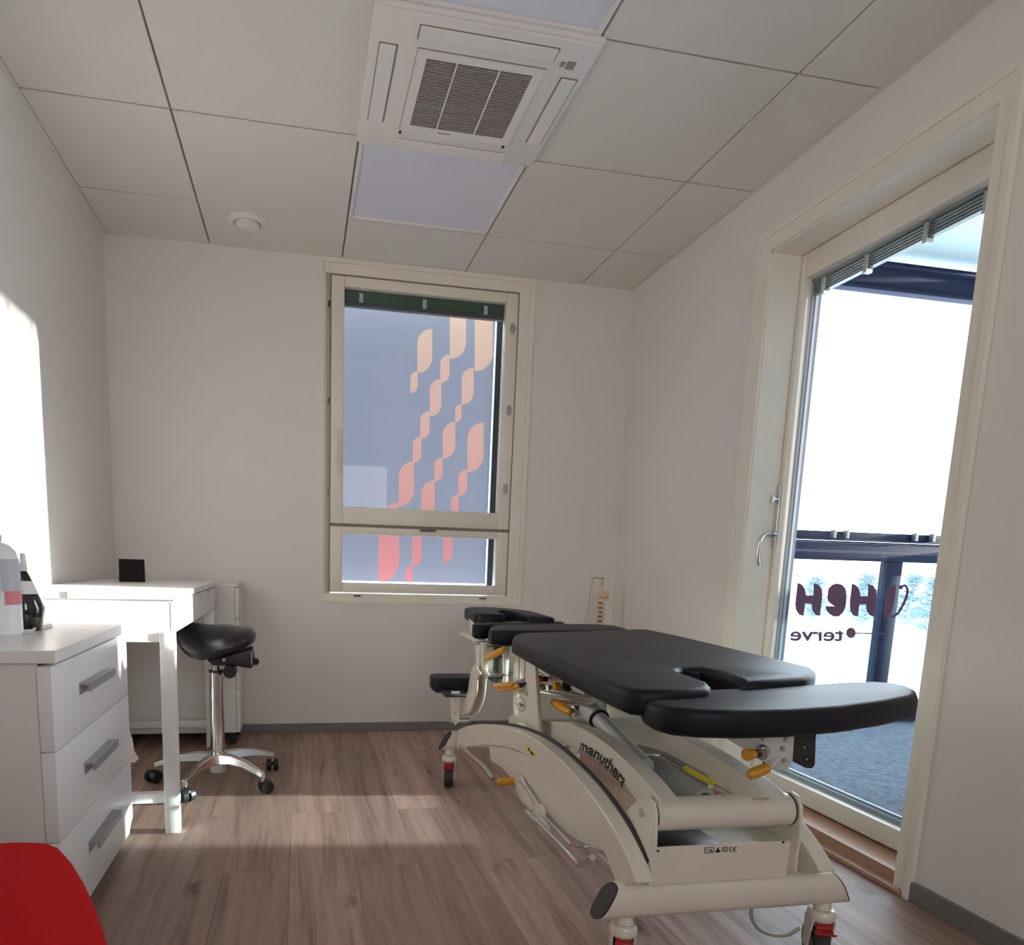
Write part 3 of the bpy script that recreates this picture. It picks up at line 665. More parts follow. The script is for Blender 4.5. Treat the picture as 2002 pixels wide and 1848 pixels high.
for ri in range(1, rings+1):
    f_ = ri/rings; row = []
    for k in range(N_):
        a = 2*math.pi*k/N_; cu, cv_ = math.cos(a), math.sin(a)
        e = .75; uu = f_*math.copysign(abs(cu)**e, cu)*(.97); vv = f_*math.copysign(abs(cv_)**e, cv_)
        p = saddle(uu, vv)
        if ri == rings: p.z -= .016
        row.append(S.bm.verts.new(p))
    for k in range(N_):
        if prev is None: S.bm.faces.new([cen, row[k], row[(k+1) % N_]])
        else: S.bm.faces.new([prev[k], row[k], row[(k+1) % N_], prev[(k+1) % N_]])
    prev = row
for (sc, dz_) in ((1.0, -.030), (.96, -.050), (.80, -.062), (.45, -.070)):
    row = []
    for k in range(N_):
        a = 2*math.pi*k/N_; cu, cv_ = math.cos(a), math.sin(a); e = .75
        uu = sc*math.copysign(abs(cu)**e, cu)*.97; vv = sc*math.copysign(abs(cv_)**e, cv_)
        p = saddle(uu, vv); p.z = p.z+dz_; row.append(S.bm.verts.new(p))
    for k in range(N_): S.bm.faces.new([prev[k], row[k], row[(k+1) % N_], prev[(k+1) % N_]])
    prev = row
S.bm.faces.new(prev)
S.build('seat', M['leather'], st, ang=80)
b = MB(); P = [on(u, v_, 'y', sy-.05) for u, v_ in ((405, 1292), (440, 1282), (492, 1268), (497, 1300), (490, 1308), (452, 1302), (415, 1302))]
b.prism(P, (0, .10, 0), .008); b.build('tilt_mechanism', M['black'], st)
b = MB(); k0 = on(449, 1314, 'y', sy-.06); b.cyl(k0, k0+Vector((0, .05, 0)), .026, n=8); b.build('tilt_knob', M['black'], st)
b = MB(); k0 = on(500, 1294, 'y', sy-.01); b.cyl(k0+Vector((-.03, 0, 0)), k0, .008); b.ball(k0, .014); b.build('lever', M['black'], st)
k0 = on(438, 1290, 'y', sy-.052); MB().cyl(k0, k0+Vector((0, -.004, 0)), .007).build('bolt', M['steel'], st)
k0 = on(492, 1283, 'y', sy-.052); MB().box(k0+Vector((-.002, 0, -.035)), k0+Vector((.002, .05, .015))).build('end_plate', M['steel'], st, smooth=False)
b = MB(); zc0 = .09; ztop = on(428, 1313, 'y', sy).z; b.cyl((sx, sy, zc0), (sx, sy, ztop), .0265, n=32); b.cyl((sx, sy, ztop), (sx, sy, ztop+.03), .016, n=24); b.build('column', M['chrome'], st)
b = MB(); b.cyl((sx, sy, ztop-.002), (sx, sy, ztop+.006), .028, n=32); b.build('collar', M['black'], st)
b = MB(); b.cyl((sx, sy, .045), (sx, sy, .10), .030, .034, n=28); b.build('hub', M['alu'], st)
for ang in (-41, 31, 103, 175, -113):
    a = math.radians(ang); d = Vector((math.cos(a), math.sin(a), 0)); n_ = Vector((-d.y, d.x, 0)); c0 = Vector((sx, sy, 0))
    arm = MB(); prof = [(.02, .100, .030, .022), (.08, .105, .020, .018), (.15, .098, .016, .014), (.215, .080, .013, .012), (.245, .070, .012, .010)]
    rg = []
    for r, z, hw2, hh in prof:
        p = c0+d*r+Vector((0, 0, z)); rg.append([arm.bm.verts.new(p+n_*sx_*hw2+Vector((0, 0, sz_*hh))) for sx_, sz_ in ((-1, -1), (1, -1), (.7, 1), (-.7, 1))])
    for A, B in zip(rg, rg[1:]):
        for k in range(4): arm.bm.faces.new([A[k], A[(k+1) % 4], B[(k+1) % 4], B[k]])
    arm.bm.faces.new(rg[0]); arm.bm.faces.new(rg[-1][::-1])
    ao = arm.build('arm', M['chrome'], st, bev=.004, seg=3)
    e0 = c0+d*.24
    MB().cyl(e0+Vector((0, 0, .045)), e0+Vector((0, 0, .075)), .009).build('caster_stem', M['chrome'], ao)
    t = Vector((math.cos(a+1.1), math.sin(a+1.1), 0)); s_ = Vector((-t.y, t.x, 0))
    w_ = MB(); wc = e0+t*.012
    for sgn in (-1, 1):
        w_.cyl(wc+s_*sgn*.005+Vector((0, 0, .027)), wc+s_*sgn*.024+Vector((0, 0, .027)), .027, .024, n=24)
    w_.ball(wc+Vector((0, 0, .040)), .022, (1, 1, .7)); w_.build('caster', M['black'], ao)

# ---------------------------------------------------------------- red chair, bottom left corner
rc = empty('red_chair', (-.33, -2.42, 0), 'red upholstered chair seat cut off by the bottom left corner', 'chair')
sz = .45
P = [on(u, v_, 'z', sz) for u, v_ in ((-60, 1642), (40, 1642), (95, 1643), (118, 1652), (140, 1676), (165, 1716), (190, 1770), (205, 1812), (216, 1860))]
x0_ = XL+.03
out = [Vector((max(p.x, x0_), p.y, sz)) for p in P]
out[0].x = x0_
last = out[-1]
out += [Vector((last.x+.003, last.y-.10, sz)), Vector((last.x-.01, last.y-.20, sz)), Vector((last.x-.04, last.y-.25, sz)), Vector((x0_+.02, last.y-.27, sz)), Vector((x0_, last.y-.24, sz))]
MB().prism(out, (0, 0, -.045), .014, 4).build('seat', M['red'], rc, ang=80)
cxm = (x0_+last.x)/2; ym = last.y-.05
b = MB(); yb2 = last.y-.25
b.prism([(x0_+.01, yb2, .55), (last.x-.03, yb2, .55), (last.x-.02, yb2, .70), (last.x-.05, yb2-.02, .80), (x0_+.03, yb2-.02, .80), (x0_, yb2, .70)], (0, -.03, 0), .01, 3); b.build('backrest', M['red'], rc, ang=80)
for (x, y) in ((x0_+.04, out[0].y-.06), (last.x-.20, out[0].y-.08), (x0_+.04, last.y-.20), (last.x-.05, last.y-.20)):
    MB().cyl((x, y, 0), (x, y, sz-.04), .011).build('leg', M['chrome'], rc)
for x in (x0_+.06, last.x-.07): MB().tube([(x, last.y-.18, sz-.035), (x, yb2-.035, sz-.03), (x, yb2-.045, .60), (x, yb2-.045, .66)], .009, smooth=4).build('back_support', M['chrome'], rc)

# ---------------------------------------------------------------- spine model on wire stand
sp = empty('spine_model', (1.90, .20, 0), 'anatomical spine model hanging from a wire stand in the far right corner', 'anatomical model')
Y_ = .20
top_ = on(1160, 1130, 'y', Y_); tr_ = on(1182, 1131, 'y', Y_)
b = MB(); b.tube([Vector((top_.x-.09, Y_, .012)), Vector((top_.x-.035, Y_, .55)), top_+Vector((-.004, 0, -.01)), top_, tr_], .0025, smooth=1); b.build('stand', M['wire'], sp)
b = MB(); b.cyl((top_.x-.06, Y_, 0), (top_.x-.06, Y_, .014), .075, n=32); b.build('base', M['wire'], sp)
b = MB(); hx_ = on(1178, 1131, 'y', Y_); 
for k in range(3):
    c0 = Vector((hx_.x, Y_, hx_.z-.006-.015*k)); b.tube([c0+Vector((.005*math.cos(t), 0, .008*math.sin(t))) for t in [2*math.pi*i/12 for i in range(13)]], .0012, n=6)
b.build('hook', M['wire'], sp)
sk = on(1180, 1163, 'y', Y_)
b = MB(); b.ball(sk, .027, (.95, .8, .75)); b.ball(sk+Vector((.018, 0, -.010)), .019, (.8, .8, .9)); b.ball(sk+Vector((-.012, 0, .014)), .014)
b.tube([sk+Vector((.012, .01, -.004)), sk+Vector((.027, 0, -.010)), sk+Vector((.024, 0, -.020)), sk+Vector((.008, 0, -.02))], .003, smooth=4)
b.build('occiput', M['bone'], sp)
for k in range(24):
    t = k/23; z = sk.z-.032-.0235*k; x = sk.x+.006*math.sin(t*7)-.012-.02*t; s_ = 1.45+.5*t
    b = MB(); b.ball((x, Y_, z), .0105*s_, (1, 1, .62), 12)
    b.tube([(x, Y_, z), (x-.010*s_, Y_-.008, z-.003), (x-.022*s_, Y_-.012, z-.010)], [.004*s_, .003*s_, .0015], n=6)
    b.tube([(x, Y_, z), (x+.016*s_, Y_-.010, z+.003)], [.004*s_, .002], n=6)
    b.tube([(x, Y_, z), (x+.005*s_, Y_+.018, z-.004)], [.004*s_, .002], n=6)
    vv = b.build('vertebra', M['bone'], sp)
    MB().cyl((x, Y_, z-.0105), (x, Y_, z-.0145), .0095*s_, n=12).build('disc', M['disc'], vv)
b = MB(); zb_ = sk.z-.028-.0235*24; b.ball((sk.x-.035, Y_, zb_-.01), .03, (1, .6, 1.1)); b.build('sacrum', M['bone'], sp)

# ---------------------------------------------------------------- treatment table
tt = empty('treatment_table', (1.33, -1.25, 0), 'cream framed treatment table with dark padded sections and orange levers', 'treatment table')
ZT = .66
def cushion(name, px, zt, th, r=.016, extra=None, label=None):
    P = []
    for q in px: w_ = on(q[0], q[1], 'z', zt); P.append(Vector((w_.x, w_.y, zt)))
    return MB().prism(P, (0, 0, -th), r, 5).build(name, M['vinyl'], tt, ang=60)
main_px = [(1001, 1247), (1004, 1241), (1016, 1237), (1120, 1234), (1250, 1229.5), (1272, 1231), (1330, 1243), (1450, 1271), (1560, 1297), (1588, 1304), (1597, 1310), (1594, 1318), (1578, 1324), (1530, 1328), (1466, 1333),
           (1452, 1332), (1425, 1320), (1400, 1311), (1370, 1305), (1338, 1304), (1325, 1307), (1330, 1313), (1362, 1324), (1385, 1332), (1392, 1339), (1385, 1345), (1330, 1349), (1260, 1350), (1228, 1346), (1200, 1336), (1165, 1321), (1100, 1293), (1045, 1268)]
# the scribed edge in the photo is the rounded shoulder: slightly outside the flat top
cushion('main_cushion', main_px, ZT, .055)
foot_px = [(1254, 1357), (1262, 1352), (1280, 1350.5), (1400, 1346), (1520, 1341), (1640, 1333), (1700, 1331), (1745, 1334), (1780, 1341), (1794, 1348), (1797, 1356), (1788, 1361), (1735, 1371), (1650, 1382), (1550, 1389), (1450, 1391), (1370, 1389), (1312, 1384), (1276, 1375), (1258, 1365)]
cushion('foot_cushion', foot_px, .643, .055)
cushion('shoulder_cushion', [(955, 1229), (958, 1224), (970, 1221), (1080, 1219), (1170, 1220), (1205, 1223), (1228, 1229), (1222, 1231), (1150, 1233), (1040, 1233), (985, 1233), (962, 1232)], ZT, .058)
cushion('chest_cushion', [(923, 1219), (928, 1216), (945, 1215), (1030, 1213.5), (1100, 1214.5), (1105, 1217), (1060, 1219), (1000, 1220), (940, 1221.5), (927, 1221)], ZT, .055, .012)
# horse-shoe headrest, raised and slightly tipped
hr = MB(); hz_ = .712; yC = -.30
hl = on(915, 1195, 'y', yC).x; hrx = on(1081, 1212, 'y', -.44).x
pts = []
cxh = (hl+hrx)/2; hwh = (hrx-hl)/2
for k in range(25):
    a = math.pi*(k/24); pts.append((cxh+hwh*math.copysign(abs(math.cos(a))**.55, math.cos(a)), -.30+.17*abs(math.sin(a))**.6))
pts = [(hrx, -.46), (hrx+.0, -.40)]+pts[1:-1]+[(hl, -.40), (hl, -.46), (hl+.02, -.475), (cxh-.060, -.475), (cxh-.045, -.45), (cxh-.05, -.36), (cxh-.03, -.29), (cxh+.0, -.27), (cxh+.03, -.29), (cxh+.05, -.36), (cxh+.045, -.45), (cxh+.060, -.475), (hrx-.02, -.475)]
zf = lambda x, y: on(990, 1188, 'y', -.15).z+(y+.15)*.02-max(0, x-hl-.14)*.06
hb_ = MB()
a = [hb_.bm.verts.new((x, y, zf(x, y))) for x, y in pts]; b_ = [hb_.bm.verts.new((x, y, zf(x, y)-.048)) for x, y in pts]
fs = [hb_.bm.faces.new(a), hb_.bm.faces.new(b_[::-1])]
for i in range(len(a)): fs.append(hb_.bm.faces.new([a[(i+1) % len(a)], a[i], b_[i], b_[(i+1) % len(a)]]))
bmesh.ops.recalc_face_normals(hb_.bm, faces=fs)
bmesh.ops.bevel(hb_.bm, geom=list(set(fs[0].edges) | set(fs[1].edges)), offset=.010, segments=4, affect='EDGES', profile=.5)
hb_.build('headrest', M['vinyl'], tt, ang=60)
# arm pad low on the left
AY = -.52
b = MB(); al, ar = on(843, 1335, 'y', AY), on(944, 1345, 'y', AY); za = on(890, 1322, 'y', AY).z
P = [(al.x+.004, AY-.05), (al.x, AY), (al.x+.004, AY+.06), (al.x+.03, AY+.075), (ar.x-.03, AY+.075), (ar.x, AY+.05), (ar.x, AY-.04), (ar.x-.02, AY-.06), (al.x+.02, AY-.065)]
b.prism([(x, y, za) for x, y in P], (0, 0, -.058), .012, 4).build('arm_pad', M['vinyl'], tt, ang=60)
def plate(name, px, ax, val, th, m='cream', bev=.0015, parent=tt):
    v_ = {'x': Vector((th, 0, 0)), 'y': Vector((0, th, 0)), 'z': Vector((0, 0, th))}[ax]
    return MB().prism([on(u, w_, ax, val) for u, w_ in px], v_).build(name, M[m], parent, smooth=False, bev=bev)
def strip(top, bot, k=6):
    """smooth closed outline from an upper and a lower run of pixels"""
    T = spline([Vector((x, y, 0)) for x, y in top], k); B = spline([Vector((x, y, 0)) for x, y in bot], k)
    return [(p.x, p.y) for p in T]+[(p.x, p.y) for p in B[::-1]]
# base cross tubes: flat-oval section, raked ends with black caps
def cross_tube(y, z, xl, xr, rake=.022, ry=.030, rz=.037):
    b = MB(); n = 28; A = []; B = []; cap1 = []
    for i in range(n):
        a = 2*math.pi*i/n; cy_ = math.cos(a); cz_ = math.sin(a)
        yy = ry*math.copysign(abs(cy_)**.7, cy_); zz2 = rz*math.copysign(abs(cz_)**.85, cz_)
        A.append((xl+rake*(cz_), y+yy, z+zz2)); B.append((xr-rake*cz_, y+yy, z+zz2))
    va = [b.bm.verts.new(p) for p in A]; vb = [b.bm.verts.new(p) for p in B]
    for i in range(n): b.bm.faces.new([va[i], va[(i+1) % n], vb[(i+1) % n], vb[i]])
    b.bm.faces.new(va); b.bm.faces.new(vb[::-1])
    o = b.build('cross_tube', M['cream'], tt, ang=50)
    for L, s_ in ((A, -1), (B, 1)):
        c = MB(); vs = [Vector(p) for p in L]; m_ = sum(vs, Vector())/n
        c.prism([m_+(p-m_)*.96 for p in vs], (s_*.004, 0, 0)); c.build('end_cap', M['rubber'], o, smooth=False)
    return o
FYT, RYT = -1.895, -.555
ftl, ftr = 1.048, 1.615
cross_tube(FYT, .188, ftl, ftr, .024, .030, .038)
rtl, rtr = .972, 1.545
cross_tube(RYT, .192, rtl, rtr, .024, .030, .036)
def caster(x, y, ang, zt_, wt=.017):
    e = bpy.data.objects.new('caster', None); C.objects.link(e); e.parent = tt
    b = MB(); b.cyl((x, y, .136), (x, y, zt_), .020, .017, n=24)
    b.lathe((x, y, .112), [(.020, -.008), (.027, -.004), (.030, .002), (.030, .012), (.026, .019), (.012, .023)], n=32)
    st_ = b.build('caster', M['cream'], tt)
    bpy.data.objects.remove(e)
    d = Vector((math.cos(ang), math.sin(ang), 0)); s_ = Vector((-d.y, d.x, 0)); c = Vector((x, y, .046))+d*.012
    w_ = MB(); w_.cyl(c-s_*wt, c+s_*wt, .046, n=32); w_.build('wheel', M['rubber'], st_, bev=.004)
    h = MB(); h.cyl(c-s_*(wt+.0015), c+s_*(wt+.0015), .028, n=24); h.build('wheel_hub', M['steel'], st_)
    f = MB()
    for sg in (-1, 1):
        q0 = c+s_*sg*(wt+.0045)
        f.prism([q0+d*(-.016)-Vector((0, 0, .012)), q0+d*.012-Vector((0, 0, .012)), q0+d*.014+Vector((0, 0, .066)), q0+d*(-.036)+Vector((0, 0, .068))], s_*sg*.004)
    f.build('fork', M['cream'], st_, bev=.001)
    p = MB(); q0 = c-d*.040+Vector((0, 0, .046)); p.prism([q0-s_*.018, q0+s_*.018, q0+s_*.013+d*.035+Vector((0, 0, .030)), q0-s_*.013+d*.035+Vector((0, 0, .030))], Vector((0, 0, .006)))
    p.box(q0+Vector((-.003, -.003, -.002)), q0+Vector((.003, .003, .004))); p.prism([q0-s_*.022, q0+s_*.022, q0+s_*.022-Vector((0, 0, .006)), q0-s_*.022-Vector((0, 0, .006))], d*(-.014))
    p.build('brake_pedal', M['redp'], st_, bev=.001)
caster(.99, RYT, math.radians(75), .165); caster(1.51, RYT, math.radians(60), .165)
caster(1.095, FYT, math.radians(70), .158); caster(1.585, FYT, math.radians(70), .158)
# arched side beams of the base, from the rear tube over to the front tube
LP, LQ = (1.000, -.60), (1.085, -1.90)
beam_t = [(893, 1428), (915, 1419), (950, 1416), (1000, 1425), (1050, 1449), (1100, 1491), (1150, 1547), (1195, 1614), (1228, 1680), (1246, 1727)]
beam_b = [(893, 1464), (925, 1459), (960, 1457), (1000, 1464), (1045, 1487), (1085, 1522), (1125, 1570), (1160, 1625), (1190, 1690), (1206, 1735)]
bo = strip(beam_t, beam_b)
def beam(off, name='side_beam'):
    P = [onp(u, w_, LP, LQ)+Vector((off, 0, 0)) for u, w_ in bo]
    return MB().prism(P, (.040, 0, 0)).build(name, M['cream'], tt, bev=.008, seg=4)
lb = beam(0); beam(.43)
T_ = spline([Vector((x, y, 0)) for x, y in beam_t[1:]], 6)
b = MB(); b.tube([onp(p.x, p.y, LP, LQ)+Vector((.043, 0, .001)) for p in T_[:-5]], .0055, n=8); b.build('edge_strip', M['rubber'], lb)
b = MB(); Q = [onp(u, w_, LP, LQ)+Vector((-.0015, 0, 0)) for u, w_ in ((1028, 1460), (1031, 1458.5), (1048, 1475), (1045, 1481))]
b.prism([Q[0]+Vector((-.0005, 0, 0)), Q[1], Q[2], Q[3]], (.001, 0, 0)); b.build('warning_sticker', M['yellow'], lb, smooth=False)
b = MB(); Q = [onp(u, w_, LP, LQ)+Vector((-.0025, 0, 0)) for u, w_ in ((1033, 1466), (1036, 1461), (1038, 1470))]
b.prism(Q, (.0005, 0, 0)); Q = [onp(u, w_, LP, LQ)+Vector((-.0025, 0, 0)) for u, w_ in ((1039, 1468), (1045, 1474), (1044, 1478), (1038, 1473))]; b.prism(Q, (.0005, 0, 0)); b.build('sticker_print', M['ink'], lb, smooth=False)
# skirt plate hanging under the left beam
sk_t = [(949, 1460), (985, 1462), (1030, 1480), (1085, 1522), (1125, 1572), (1160, 1628), (1176, 1662)]
sk_b = [(951, 1477), (953, 1488), (972, 1500), (1012, 1542), (1050, 1580), (1100, 1630), (1140, 1655)]
P = [onp(u, w_, LP, LQ)+Vector((.012, 0, 0)) for u, w_ in sk_t+[(1168, 1664)]+sk_b[::-1]]
MB().prism(P, (.005, 0, 0)).build('skirt_plate', M['cream'], tt, smooth=False, bev=.001)
# foot lever with orange grip, its cover plate and the two chrome foot bars
P = [onp(u, w_, LP, LQ)+Vector((-.004, 0, 0)) for u, w_ in ((1008, 1523), (1018, 1518), (1024, 1532), (1040, 1556), (1052, 1575), (1040, 1585), (1022, 1568), (1010, 1548))]
lp = MB().prism(P, (.012, 0, 0)).build('lever_plate', M['cream'], tt, smooth=False, bev=.001)
g0 = onp(1006, 1528, LP, LQ); g1 = onp(976, 1528, LP, LQ); g1 = Vector((g0.x-.055, g0.y-.005, g0.z))
g1 = onp(975, 1528, (g0.x-.05, g0.y), (g0.x-.05, g0.y+1))
b = MB(); b.cyl(g0, g0.lerp(g1, .9), .0115, n=20); b.ball(g0.lerp(g1, .9), .0112); b.build('grip', M['orange'], lp)
b = MB(); b.tube([onp(u, w_, LP, LQ)+Vector((-.012, 0, 0)) for u, w_ in ((1016, 1524), (1030, 1535), (1043, 1555), (1052, 1572))], .003, smooth=3); b.build('cable', M['cord'], lp)
def bar(pts, off, r=.0085):
    b = MB(); b.tube([onp(u, w_, LP, LQ)+Vector((off, 0, 0)) for u, w_ in pts], r, smooth=4); return b.build('foot_bar', M['chrome'], tt)
bar(((1043, 1587), (1080, 1622), (1120, 1662), (1142, 1686), (1150, 1690), (1158, 1684), (1175, 1676)), -.02, .008)
bar(((1062, 1590), (1090, 1618), (1122, 1652)), -.008, .0045)
bar(((903, 1458), (930, 1484), (950, 1502), (966, 1523)), -.004)
P = [onp(u, w_, LP, LQ)+Vector((-.012, 0, 0)) for u, w_ in ((1048, 1588), (1054, 1574), (1064, 1573), (1070, 1585), (1070, 1598), (1080, 1625), (1065, 1626), (1055, 1610))]
bp_ = MB().prism(P, (.008, 0, 0)).build('bar_bracket', M['cream'], tt, smooth=False, bev=.001)
def bolts(name, L, ax, val, r=.006, parent=tt, d=(-.005, 0, 0), m='steel'):
    for u, w_ in L:
        q = on(u, w_, ax, val); MB().cyl(q, q+Vector(d), r, r*.7, n=14).build(name, M[m], parent)
for u, w_ in ((1057, 1586), (1049, 1604), (1135, 1654), (1153, 1655)):
    q = onp(u, w_, LP, LQ)+Vector((-.012, 0, 0)); MB().cyl(q+Vector((.01, 0, 0)), q+Vector((-.003, 0, 0)), .005, .004, n=12).build('bolt', M['steel'], tt)
# black cable from the beam into the front housing
b = MB(); b.tube([onp(u, w_, (LP[0]+.045, LP[1]), (LQ[0]+.045, LQ[1])) for u, w_ in ((1190, 1610), (1205, 1635), (1218, 1641), (1232, 1637))], .0025, smooth=4); b.build('cable', M['rubber'], tt)

# front housing: side plates, roller, control box
PX1, PX2 = 1.128, 1.468
hp_px = [(1193, 1600), (1222, 1588), (1242, 1567), (1254, 1558), (1266, 1558), (1276, 1568), (1281, 1590), (1279, 1650), (1274, 1690), (1272, 1725), (1262, 1722), (1240, 1680), (1215, 1640)]
plate('housing_plate', hp_px, 'x', PX1, .008, bev=.002)
HP = [on(u, w_, 'x', PX1)+Vector((PX2-PX1, 0, 0)) for u, w_ in hp_px]
MB().prism(HP, (.008, 0, 0)).build('housing_plate', M['cream'], tt, smooth=False, bev=.002)
bolts('bolt', [(1255, 1589)], 'x', PX1, .011); bolts('bolt', [(1257, 1692)], 'x', PX1, .006)
RY, RZ = on(1262, 1593, 'x', PX1).y, on(1262, 1593, 'x', PX1).z; BY_ = -1.868
rl = MB().cyl((PX1+.010, RY, RZ), (PX2-.002, RY, RZ), .036, n=48).build('roller', M['cream'], tt)
for xs0, xs1 in ((PX1+.0085, PX1+.013), (PX2-.005, PX2-.001)): MB().cyl((xs0, RY, RZ), (xs1, RY, RZ), .0366, n=48).build('roller_seal', M['rubber'], rl)
BZ1, BZ0 = on(1400, 1651, 'y', BY_-.045).z, .226
cbx = MB(); cbx.box((PX1+.008, BY_-.046, BZ0), (PX2, BY_-.042, BZ1)); cbx.box((PX1+.008, BY_-.042, BZ0), (PX2, BY_+.10, BZ0+.004)); cbx.box((PX1+.008, BY_+.098, BZ0), (PX2, BY_+.102, BZ1)); cbx.box((PX1+.19, BY_-.042, BZ1-.02), (PX2, BY_+.10, BZ1-.016))
cbo = cbx.build('control_box', M['cream'], tt, smooth=False)
MB().box((PX1+.012, BY_-.040, BZ0+.006), (PX1+.185, BY_+.06, BZ1-.006)).build('motor', M['black'], cbo, smooth=False, bev=.006)
bolts('screw', [(1286, 1664), (1531, 1647)], 'y', BY_-.046, .003, cbo, (0, -.002, 0), 'rubber')
# approval marks printed on the box
b = MB(); yb3 = BY_-.0465
def ppt(x, y): return on(1378+x, 1658+y, 'y', yb3)
for ring in (((0, 0), (17, -1), (17, 9), (0, 10)),):
    for i in range(4):
        p, q = ring[i], ring[(i+1) % 4]; dxy = Vector((q[0]-p[0], q[1]-p[1], 0)).normalized(); n = Vector((-dxy.y, dxy.x, 0))*.6
        b.prism([ppt(p[0]+n.x, p[1]+n.y), ppt(q[0]+n.x, q[1]+n.y), ppt(q[0]-n.x, q[1]-n.y), ppt(p[0]-n.x, p[1]-n.y)], (0, -.0004, 0))
b.prism([ppt(9, 7), ppt(12, 2), ppt(15, 7)], (0, -.0004, 0)); b.prism([ppt(3, 2), ppt(7, 2), ppt(7, 3.2), ppt(3, 3.2)], (0, -.0004, 0)); b.prism([ppt(3, 5), ppt(7, 5), ppt(7, 6.2), ppt(3, 6.2)], (0, -.0004, 0))
b.prism([ppt(20, 9), ppt(25.5, -1.5), ppt(31, 8.5)], (0, -.0004, 0))
for yy in (0, 3.6, 7.2): b.prism([ppt(34, yy-1.2), ppt(44, yy-1.7), ppt(44, yy-.5), ppt(34, yy)], (0, -.0004, 0))
b.prism([ppt(34, -1), ppt(35, -1), ppt(35, 8), ppt(34, 8)], (0, -.0004, 0)); b.prism([ppt(43.2, -1.6), ppt(44.2, -1.6), ppt(44.2, 7.4), ppt(43.2, 7.4)], (0, -.0004, 0))
for cx_ in (52, 60.5):
    for k in range(8):
        a0 = math.radians(60+k*30); a1 = math.radians(90+k*30)
        b.prism([ppt(cx_+r*math.cos(a)*.95, 3-r*math.sin(a)) for r, a in ((5, a0), (5, a1), (3.6, a1), (3.6, a0))], (0, -.0004, 0))
b.prism([ppt(56.2, 2.4), ppt(60, 2.2), ppt(60, 3.4), ppt(56.2, 3.6)], (0, -.0004, 0))
b.build('approval_marks', M['ink'], cbo, smooth=False)

# lifting arms (parallelogram) with the printed name
AX1_ = 1.150
at = [(1046, 1413), (1060, 1410), (1105, 1414), (1148, 1430), (1192, 1461), (1238, 1503), (1268, 1536), (1296, 1574)]
ab = [(1046, 1449), (1058, 1449), (1090, 1452), (1130, 1467), (1170, 1491), (1205, 1521), (1236, 1556), (1256, 1588)]
ao = strip(at, ab)
la = MB().prism([on(u, w_, 'x', AX1_) for u, w_ in ao], (.045, 0, 0)).build('lift_arm', M['cream'], tt, bev=.008, seg=4)
ar_ = strip([(1180, 1406), (1230, 1409), (1300, 1430), (1370, 1463), (1430, 1500), (1478, 1534), (1503, 1560)], [(1185, 1438), (1240, 1450), (1300, 1470), (1360, 1499), (1410, 1530), (1445, 1562)])
MB().prism([on(u, w_, 'x', 1.365) for u, w_ in ar_], (.045, 0, 0)).build('lift_arm', M['cream'], tt, bev=.008, seg=4)
base_c = spline([Vector((x, y, 0)) for x, y in ((1133, 1465), (1165, 1484), (1193, 1509), (1217, 1539))], 10)
def along(t):
    f_ = t*(len(base_c)-1); i = min(int(f_), len(base_c)-2); p = base_c[i].lerp(base_c[i+1], f_-i); d = (base_c[i+1]-base_c[i]).normalized(); return p, d
def fn2(t, h):
    p, d = along(t); n = Vector((d.y*.55, -1, 0)).normalized(); q = p+n*h*31*(.92+.10*t); return on(q.x, q.y, 'x', AX1_-.0006)
lettering('lettering', 'manuthera', fn2, M['ink'], la, bold=.03)
def fn3(t, h): return on(1217+8*t, 1527+9*t-h*4, 'x', AX1_-.0006) if False else on(1218+8*t, 1532+8*t-h*5, 'x', AX1_-.0006)
lettering('model_number', '242', fn3, M['ink'], la, bold=.01)
# centre cross box between the arms and upright side plates
q0 = on(1052, 1412, 'x', 1.12)
cy_ = -1.20
sp_px = [(1006, 1262), (1044, 1290), (1046, 1310), (1052, 1405), (1053, 1438), (1048, 1449), (1040, 1447), (994, 1416), (994, 1402), (1003, 1396), (1002, 1330)]
sp1 = plate('side_plate', sp_px, 'x', 1.110, .012, bev=.002)
MB().prism([on(u, w_, 'x', 1.110)+Vector((.34, 0, 0)) for u, w_ in sp_px], (.012, 0, 0)).build('side_plate', M['cream'], tt, smooth=False, bev=.002)
bolts('bolt', [(1032, 1429)], 'x', 1.110, .009, sp1)
bolts('bolt', [(1018, 1351), (1031, 1358)], 'x', 1.110, .005, sp1)
# seams on the side plate and round maker badge
b = MB()
def seam(u0, v0, u1, v1, w_=.55):
    d = Vector((u1-u0, v1-v0, 0)).normalized(); n = Vector((-d.y, d.x, 0))*w_
    b.prism([on(u0+n.x, v0+n.y, 'x', 1.1094), on(u1+n.x, v1+n.y, 'x', 1.1094), on(u1-n.x, v1-n.y, 'x', 1.1094), on(u0-n.x, v0-n.y, 'x', 1.1094)], (.0005, 0, 0))
seam(1015, 1285, 1014, 1332); seam(1026.5, 1290, 1025, 1342); seam(1015, 1341, 1029, 1336, 2.2)
for k in range(28):
    a0, a1 = 2*math.pi*k/28, 2*math.pi*(k+1)/28; f_ = lambda a, r: (1018+9.2*r*math.cos(a), 1377+14*r*math.sin(a)+math.cos(a)*2)
    b.prism([on(*f_(a, r), 'x', 1.1094) for a, r in ((a0, 1), (a1, 1), (a1, .92), (a0, .92))], (.0005, 0, 0))
b.build('badge_print', M['ink'], sp1, smooth=False)
def fn4(t, h): return on(1011.5+14*t, 1379+5*t-h*9, 'x', 1.1092)
lettering('lettering', 'LOJER', fn4, M['ink'], sp1, bold=.02)
b = MB(); p0 = on(1052, 1425, 'x', 1.13); b.box((1.122, p0.y-.01, p0.z-.035), (1.450, p0.y+.05, p0.z+.02)); b.build('pivot_box', M['cream'], tt, smooth=False, bev=.008, seg=3)
